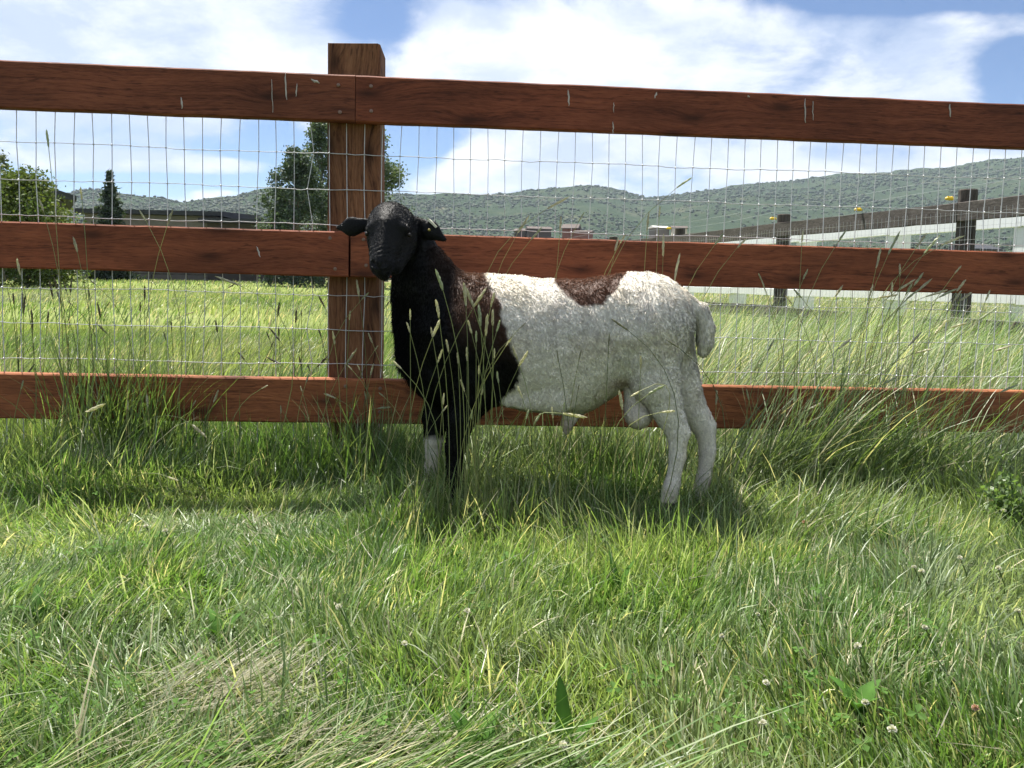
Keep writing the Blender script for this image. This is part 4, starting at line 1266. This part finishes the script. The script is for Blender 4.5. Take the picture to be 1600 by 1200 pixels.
    # tall seeding meadow in front of the neighbours' fences
    x, y = wedge(60000, 2.6, 7.0, .74, .5, .8)
    k = (x / y > .17 + .10 * (vnoise(x, y, .8, 180) - .5)) & (x / y < .78)
    x, y = x[k], y[k]; n = len(x)
    L = (.32 + .32 * fbm(x, y, .8, 182, 2)) * NR.uniform(.55, 1.2, n)
    C = palette(x, y, .16, 0, 185, .9) * np.array([.95, .93, .95])
    tag(link('seeding_meadow', blades('seeding_meadow', x, y, L, NR.uniform(.002, .0042, n), .1 + NR.normal(0, .6, n), np.abs(NR.normal(.16, .15, n)), np.abs(NR.normal(.8, .4, n)), C, 5, tipc=1.7), M_GRASS), 'tall straw-tipped meadow grass between the board fence and the weathered fence', 'grass', kind='stuff')
build_grass()

# ------------------------------------------------------------------ seed stalks
M_STEM = leafy('grass_stem', 0.4, 0.4, 0.4)
def stalk(tip, base, rootpx, D, lab, grp, dark=0.0, thick=1.0, bend=.5):
    T, B = at(*tip, D), at(*base, D)
    rx = at(rootpx, 600, D).x
    G = Vector((rx, D + RND.uniform(-.02, .02), 0)); G.z = float(gz(G.x, G.y)) - .01
    hd = (T - B)
    hdn = hd.normalized()
    L = (B - G).length
    ctrl = B - hdn * L * bend
    ctrl.z = max(ctrl.z, G.z + .25 * (B.z - G.z))
    dy = RND.uniform(-.03, .03)
    root = empty('grass_stalk', G, lab, 'grass stalk', grp)
    pts = []
    for k in range(9):
        t = k / 8
        pts.append(G * (1 - t) ** 2 + ctrl * 2 * t * (1 - t) + B * t * t - G)
    stc = np.array([.24, .27, .12]) * (1 - dark) + np.array([.06, .085, .03]) * dark
    stc = stc * RND.uniform(.8, 1.25) + (np.array([.20, .16, .07]) * .5 if RND.random() < .3 else 0)
    mb = MB(); mb.tube(pts, [.0013 - .0005 * k / 8 for k in range(9)], 4, False)
    me = np_mesh('stem', np.array(mb.v), mb.f, True, np.tile(stc, (len(mb.v), 1)))
    link('stem', me, M_STEM, root)
    # the head: a bristly spike
    n, seg = 7, 9
    V, C = [], []
    up = hdn.orthogonal().normalized(); sd = hdn.cross(up)
    hl = hd.length
    rad = min(.0034, max(.0019, hl * .085)) * thick
    hc = (np.array([.52, .49, .36]) * RND.uniform(.8, 1.15)) * (1 - dark) + np.array([.075, .078, .045]) * dark
    if RND.random() < .35 and not dark: hc = np.array([.36, .39, .26])
    bow = up * RND.uniform(-.06, .06) * hl + sd * RND.uniform(-.04, .04) * hl
    for k in range(seg + 1):
        f = k / seg
        r = rad * (math.sin(math.pi * min(.97, .10 + .86 * f)) ** .45) * (1.0 if k < seg else .35)
        c = B - G + hd * f + bow * f * f
        for j in range(n):
            a = 2 * math.pi * j / n + k * .4
            V.append(c + (up * math.cos(a) + sd * math.sin(a)) * r * RND.uniform(.72, 1.3) + hdn * RND.uniform(-.3, .5) * hl / seg)
            C.append(hc * RND.uniform(.65, 1.35))
    F = [(k * n + j, k * n + (j + 1) % n, (k + 1) * n + (j + 1) % n, (k + 1) * n + j) for k in range(seg) for j in range(n)]
    F.append(tuple(range(seg * n, seg * n + n)))
    F.append(tuple(range(n - 1, -1, -1)))
    link('seed_head', np_mesh('seed_head', np.array(V), F, False, np.array(C)), M_STEM, root)

# tip x, tip y, head base x, head base y, root x
FRONT = [(682,421,692,453,706),(682,468,686,496,702),(641,483,641,500,650),(636,503,641,520,656),(673,511,676,527,690),(687,500,676,526,655),(726,442,728,478,728),
 (728,446,740,480,768),(759,450,740,480,668),(748,476,751,509,757),(772,457,767,479,757),(770,483,770,509,768),(762,491,759,524,752),(782,500,776,518,764),
 (744,517,744,535,745),(731,500,737,521,748),(730,542,730,564,728),(715,551,716,568,718),(698,530,701,550,715),(773,544,772,560,765),(692,546,684,566,660),
 (800,527,790,541,722),(801,541,809,562,818),(824,548,811,572,788),(719,593,726,612,738),(776,580,779,598,783),(614,564,627,576,652),(694,614,692,632,690),
 (700,633,690,645,668),(809,603,816,622,826),(882,628,881,643,880),(845,646,835,662,825),(862,636,864,654,868),(748,570,748,585,746),(755,600,752,618,748),(738,640,736,655,733)]
BODY = [(955,498,981,516,1010,.7),(1041,530,1060,543,1085,.7),(952,521,951,541,948,.7),(1002,556,1001,578,1000,0),(869,547,873,565,880,.7),(908,547,904,565,898,.7),(1037,601,1013,616,975,0),
 (821,505,811,514,795,.7),(969,610,972,640,974,0),(985,620,1000,611,960,0),(917,652,880,646,1062,0),(1055,642,1034,644,1000,0),(812,668,806,690,800,0),(892,690,888,706,880,0),(826,640,822,655,818,0),(905,600,902,616,896,.3)]
LEFT = [(4,420,9,440,20),(77,438,82,464,92),(84,434,89,452,98),(100,443,104,455,112),(111,438,110,457,112),(140,437,150,445,175),(20,458,22,475,26),(36,458,34,482,34),
 (38,460,37,490,40),(50,482,51,518,55),(88,455,96,472,108),(105,470,111,475,130),(138,450,140,464,146),(153,473,157,496,162),(172,471,167,478,150),(153,506,167,521,190),
 (226,446,226,468,228),(219,472,219,487,222),(267,502,268,515,272),(256,518,259,531,266),(76,487,74,505,72),(53,569,43,584,20),(497,462,507,479,525),(437,472,434,494,430),
 (463,484,462,504,462),(471,484,471,494,472),(368,482,363,486,340),(422,513,437,532,460),(435,510,436,526,440),(416,518,421,530,430),(428,533,423,543,410),(498,513,502,527,510),
 (336,500,340,519,346),(371,549,382,562,400),(417,558,438,569,470),(513,556,496,573,470),(467,556,471,573,478),(481,568,484,580,490),(366,444,356,450,340),(609,470,602,480,596)]
LITE = [(337,431,375,446,400),(304,487,291,491,265),(37,594,33,608,15),(229,616,231,636,236),(200,625,200,640,202),(306,625,301,634,290),(557,437,561,463,570),(576,457,565,468,560),
 (547,485,546,500,548),(520,517,523,538,530),(575,520,582,536,590),(557,545,539,572,505),(541,569,550,578,566),(591,540,585,548,578),(583,568,579,586,574),(558,569,562,578,568),
 (419,602,409,607,370),(342,609,334,628,322),(469,603,472,612,480),(439,633,439,646,440),(506,615,524,622,552),(570,611,572,624,575),(592,613,600,620,630),(610,636,590,638,560),
 (483,583,478,598,470),(73,203,76,230,92),(25,404,32,430,40),(115,370,121,394,128),(62,310,68,330,80),(218,328,228,345,238),(270,327,262,350,250),(126,292,128,312,132)]
RIGHT = [(1377,387,1369,419,1352),(1406,412,1406,432,1404),(1364,445,1358,465,1350),(1395,441,1393,460,1390),(1402,461,1373,465,1330),(1430,437,1404,453,1350),(1443,427,1428,446,1390),
 (1426,442,1415,461,1395),(1457,437,1430,457,1370),(1431,455,1416,468,1390),(1502,415,1492,427,1440),(1509,437,1495,455,1450),(1482,454,1448,463,1390),(1494,450,1468,464,1400),
 (1502,454,1491,470,1460),(1519,457,1500,470,1440),(1547,453,1540,470,1530),(1448,365,1433,385,1390),(1468,367,1444,396,1380),(1506,367,1471,383,1370),(1406,360,1388,397,1360),
 (1185,427,1191,440,1202),(1190,437,1195,452,1200),(1262,420,1255,436,1245),(1239,451,1252,465,1275),(1228,461,1237,475,1250),(1317,446,1305,463,1280),(1131,365,1117,382,1090),
 (1166,372,1152,387,1120),(1254,360,1253,378,1250),(1322,360,1310,377,1280),(1080,277,1058,293,960),(890,307,855,326,800),(826,337,809,364,800),(847,356,830,374,810),
 (913,331,905,345,890),(877,338,875,360,872),(978,365,969,380,955),(966,372,961,392,955),(1013,332,1011,360,1008),(1031,321,1030,338,1028),(1061,396,1054,438,1050),(1037,366,1036,400,1034)]
LOW = [(1245,602,1240,640,1236),(1225,640,1228,660,1230),(1250,640,1248,664,1246),(1285,630,1262,640,1215),(1318,656,1300,662,1260),(1328,595,1322,601,1300),(1120,610,1119,632,1118),(1166,608,1170,625,1178),
 (1385,640,1368,646,1320),(1455,545,1430,552,1380),(1510,505,1485,512,1440),(1580,540,1555,548,1500),(1560,480,1530,500,1470),(1480,500,1462,520,1430),(1440,520,1420,540,1380),(1330,530,1310,545,1270),(1270,545,1255,560,1230),(1210,530,1200,548,1185),(1590,600,1565,612,1500),(1400,590,1380,600,1330)]
ONES = 'zeroth first second third fourth fifth sixth seventh eighth ninth tenth eleventh twelfth thirteenth fourteenth fifteenth sixteenth seventeenth eighteenth nineteenth'.split()
def nth(i):
    """i from 1: an ordinal in words"""
    if i == 1: return 'leftmost'
    if i < 20: w = ONES[i]
    else:
        tens = {2: 'twent', 3: 'thirt', 4: 'fort'}[i // 10]
        w = tens + 'ieth' if i % 10 == 0 else tens + 'y-' + ONES[i % 10]
    return w + ' from the left'
def build_stalks():
    def row(items, D0, D1, lab, grp, dark=0.0, thick=1.0):
        for i, it in enumerate(sorted(items, key=lambda q: q[0])):
            a, b, c, d, e = it[:5]
            stalk((a, b), (c, d), e, D0 + D1 * RND.random(), lab + ', ' + nth(i + 1), grp, dark, thick)
    row(FRONT, 1.58, .1, 'pale seed stalk before the black chest', 'seed stalks before the sheep chest')
    row([q for q in BODY if q[5]], 1.55, .08, 'dark thin seed stalk before the white flank', 'dark seed stalks before the white body', .7, .7)
    row([q for q in BODY if not q[5]], 1.55, .08, 'pale seed stalk before the white belly and legs', 'pale seed stalks before the white body')
    row(LEFT, 2.36, .3, 'dark seed stalk against the pasture beyond the left wire', 'dark seed stalks beyond the left wire', .85, .95)  # silhouette effect put into the colour: stems and heads darkened
    row(LITE, 2.0, .1, 'pale seed stalk before the boards left of the sheep', 'pale seed stalks at the left boards', 0, .9)
    row(RIGHT, 2.14, .05, 'pale tall seed stalk crossing the middle rail right of the head', 'tall seed stalks at the right middle rail', 0, .95)
    row(LOW, 2.0, .1, 'pale low seed stalk by the bottom rail right of the sheep', 'low seed stalks at the right bottom rail', 0, .9)
    stalk((164, 632), (134, 644), -30, 1.75, 'long pale stalk slanting up from the left edge across the bottom rail', None, 0, 1.2, .6)
    stalk((323, 683), (300, 664), 130, 1.95, 'long pale stalk arching over and drooping before the left bottom rail', None, 0, 1.1, .45)
    stalk((278, 752), (262, 745), 150, 1.7, 'pale stalk bowed low over the grass under the left bottom rail', None, 0, 1.1, .5)
build_stalks()

# ------------------------------------------------------------------ clover and weeds
M_CLOVER = leafy('clover_leaf', .3, .7, .12)
M_PETAL = leafy('clover_petal', .25, .6, .2)
def clover_heads():
    spots = [(1128,994),(1192,1130),(1197,1067),(1428,886),(1440,893),(1550,782),(1568,798),(1524,1106),(258,829),(530,948),(632,1006),(1184,960),(1445,980),(1394,1140),(1500,872),(1257,816),(1205,873),(228,822),
             (1590,955),(1352,1098),(1560,888),(730,955),(880,1165),(1340,1010),(1640,1020)]
    spots.pop(); white = sorted(q[0] for i, q in enumerate(spots) if i not in (5, 7, 15)); faded = sorted(spots[i][0] for i in (5, 7, 15))
    for i, (px, py) in enumerate(spots):
        u = at(px, py, 1.0)
        D = (CAM_H - .075) / max(.05, CAM_H - u.z)
        c = at(px, py, D)
        pink = i in (5, 7, 15)
        g = Vector((c.x + .01, D, float(gz(c.x, D))))
        r = empty('clover_flower', g, ('faded pinkish clover head in the grass, ' + nth(faded.index(px) + 1) if pink else 'small white clover head in the foreground grass, ' + nth(white.index(px) + 1)), 'flower', ('faded' if pink else 'white') + ' clover flowers in the foreground')
        mb = MB(); mb.tube([(0, 0, -.01), (.004, 0, (c.z - g.z) * .6), tuple(c - g)], .0012, 4, False)
        link('stem', np_mesh('stem', np.array(mb.v), mb.f, False, np.tile([.10, .15, .04], (len(mb.v), 1))), M_STEM, r)
        k = 70
        d = NR.normal(size=(k, 3)); d[:, 2] = np.abs(d[:, 2]) * .9 - .25; d /= np.linalg.norm(d, axis=1)[:, None]
        s = np.cross(d, NR.normal(size=(k, 3))); s /= np.linalg.norm(s, axis=1)[:, None]
        rad = NR.uniform(.0034, .0056) * (1.0 if D < 1.6 else 1.2)
        cc = np.array(c - g)
        V = np.stack([cc + d * rad * .25 - s * .0008, cc + d * rad * .7 - s * .0016, cc + d * rad * 1.15, cc + d * rad * .7 + s * .0016], 1).reshape(-1, 3)
        col = (np.array([.55, .36, .28]) if pink else np.array([.70, .68, .62])) * NR.uniform(.75, 1.1, (k, 1))
        link('flower_head', np_mesh('flower_head', V, np.arange(k * 4).reshape(-1, 4), False, np.repeat(col, 4, 0)), M_PETAL, r)
clover_heads()

def clover_leaves():
    n = 2600
    x, y = wedge(n * 2, .6, 2.1, .72, .3)
    k = fbm(x, y, .22, 201, 2) > .56
    x, y = x[k], y[k]; n = len(x)
    V, F, C = [], [], []
    z = gz(x, y) + NR.uniform(.02, .07, n)
    for i in range(n):
        a0 = RND.uniform(0, 6.28); s = RND.uniform(.005, .010)
        tilt = Vector((RND.gauss(0, .4), RND.gauss(-.2, .4), 1)).normalized()
        e1 = tilt.orthogonal().normalized(); e2 = tilt.cross(e1)
        col = np.array([.075, .150, .030]) * RND.uniform(.7, 1.4)
        c = Vector((x[i], y[i], z[i]))
        for q in range(3):
            a = a0 + q * 2.094
            d = e1 * math.cos(a) + e2 * math.sin(a); w = tilt.cross(d)
            b = len(V)
            V += [c, c + d * s * .8 + w * s * .5 + tilt * s * .15, c + d * s * 1.35, c + d * s * .8 - w * s * .5 + tilt * s * .15]
            F.append((b, b + 1, b + 2, b + 3)); C += [col * .9, col, col * 1.1, col]
    tag(link('clover_leaves', np_mesh('clover_leaves', np.array(V), F, False, np.array(C)), M_CLOVER), 'small green clover leaves mixed through the turf', 'clover', kind='stuff')
clover_leaves()

def weeds():
    def leafmesh(L, W, droop, az, col):
        V, F, C = [], [], []
        d = Vector((math.cos(az), math.sin(az), 0)); s = Vector((-math.sin(az), math.cos(az), 0))
        p = Vector((0, 0, 0)); ph = .15
        K = 9
        for k in range(K + 1):
            f = k / K
            w = W * .5 * (math.sin(math.pi * (.06 + .92 * f) ** .75) ** .8) * RND.uniform(.88, 1.1)
            V += [p - s * w + Vector((0, 0, w * .25)), p.copy(), p + s * w + Vector((0, 0, w * .25))]
            cc = np.array(col) * RND.uniform(.88, 1.12)
            C += [cc, cc * 1.25, cc]
            ph += droop / K
            p = p + (d * math.sin(ph) + Vector((0, 0, math.cos(ph)))) * L / K
            if k:
                b = (k - 1) * 3
                F += [(b, b + 1, b + 4, b + 3), (b + 1, b + 2, b + 5, b + 4)]
        return np_mesh('leaf', np.array(V), F, True, np.array(C))
    for lab, px, py, leaves in (
            ('broad upright green dock leaves in the bottom centre foreground', 885, 1190, [(.085, .026, .25, 1.9), (.06, .022, .9, .3), (.05, .02, 1.0, 3.6), (.045, .018, 1.2, 5.0)]),
            ('broad drooping dark green leaves left of the upright dock leaves', 748, 1195, [(.07, .034, .8, 2.6), (.06, .030, 1.0, 1.2), (.06, .028, 1.2, 4.2), (.05, .024, 1.3, 5.6)]),
            ('small broad-leaved weed standing in the middle of the grass', 965, 940, [(.07, .018, .5, 2.0), (.06, .016, .7, .6), (.055, .015, .9, 3.8)]),
            ('broad-leaved weed beside the patch of dry straw', 345, 1010, [(.05, .024, .9, .4), (.05, .024, 1.0, 2.4), (.045, .02, 1.1, 4.2)]),
            ('bright green broad-leaved weed at the left edge of the foreground', 62, 985, [(.06, .026, .8, .2), (.055, .024, .9, 2.2), (.05, .022, 1.1, 4.0)]),
            ('yellow-green broad leaf weed under the pinkish clover at right', 1385, 865, [(.05, .02, .6, 1.4), (.045, .018, .8, 3.3), (.045, .018, .9, 5.0)]),
            ('low round-leaved weed in the lower right foreground', 1340, 1120, [(.05, .03, 1.0, .4), (.05, .028, 1.1, 2.4), (.045, .026, 1.2, 4.2), (.04, .022, .9, 5.4)])):
        u = at(px, py, 1.0)
        D = (CAM_H - .01) / (CAM_H - u.z)
        g = Vector((u.x * D, D, float(gz(u.x * D, D)) + .005))
        r = empty('broadleaf_weed', g, lab, 'weed')
        for (L, W, dr, az) in leaves:
            link('leaf', leafmesh(L * 1.2, W * .85, dr, az, (.060, .135, .024)), M_CLOVER, r)
weeds()

def side_weed():
    # the bushy little plant at the right edge below the fence
    c = at(1590, 800, 1.75)
    g = Vector((c.x, 1.75, float(gz(c.x, 1.75))))
    r = empty('leafy_weed', g, 'bushy small-leaved weed at the right edge below the bottom rail', 'weed')
    mb = MB(); pts = []
    for i in range(14):
        a = RND.uniform(0, 6.28); t = Vector((math.cos(a) * RND.uniform(.02, .09), math.sin(a) * RND.uniform(.02, .07), RND.uniform(.06, .17)))
        mb.tube([(0, 0, 0), t * .5 + Vector((0, 0, .01)), t], [.0016, .0012, .0008], 4, False)
        pts.append(np.array(t)[None] * NR.uniform(.35, 1.05, (70, 1)) + NR.normal(0, .011, (70, 3)))
    link('stem', np_mesh('stem', np.array(mb.v), mb.f, False, np.tile([.09, .13, .05], (len(mb.v), 1))), M_STEM, r)
    P = np.concatenate(pts)
    link('foliage', leaf_cloud('foliage', P, .008, np.array([.11, .17, .06])[None] * NR.uniform(.7, 1.4, (len(P), 1))), M_GRASS, r)
side_weed()

# ------------------------------------------------------------------ the summer haze over the valley
def build_haze():
    m, t = new_mat('haze_air')
    v = t.n('ShaderNodeVolumePrincipled', {'Color': (0.70, 0.85, 1.0, 1.0), 'Density': 0.000085, 'Anisotropy': 0.2})
    t.n('ShaderNodeOutputMaterial', {'Volume': v})
    o = MB().box((-4700, -4700, -2.5), (4700, 4700, 460)).build('haze', m)
    tag(o, 'thin bluish summer haze over the valley', 'haze', kind='stuff')
build_haze()
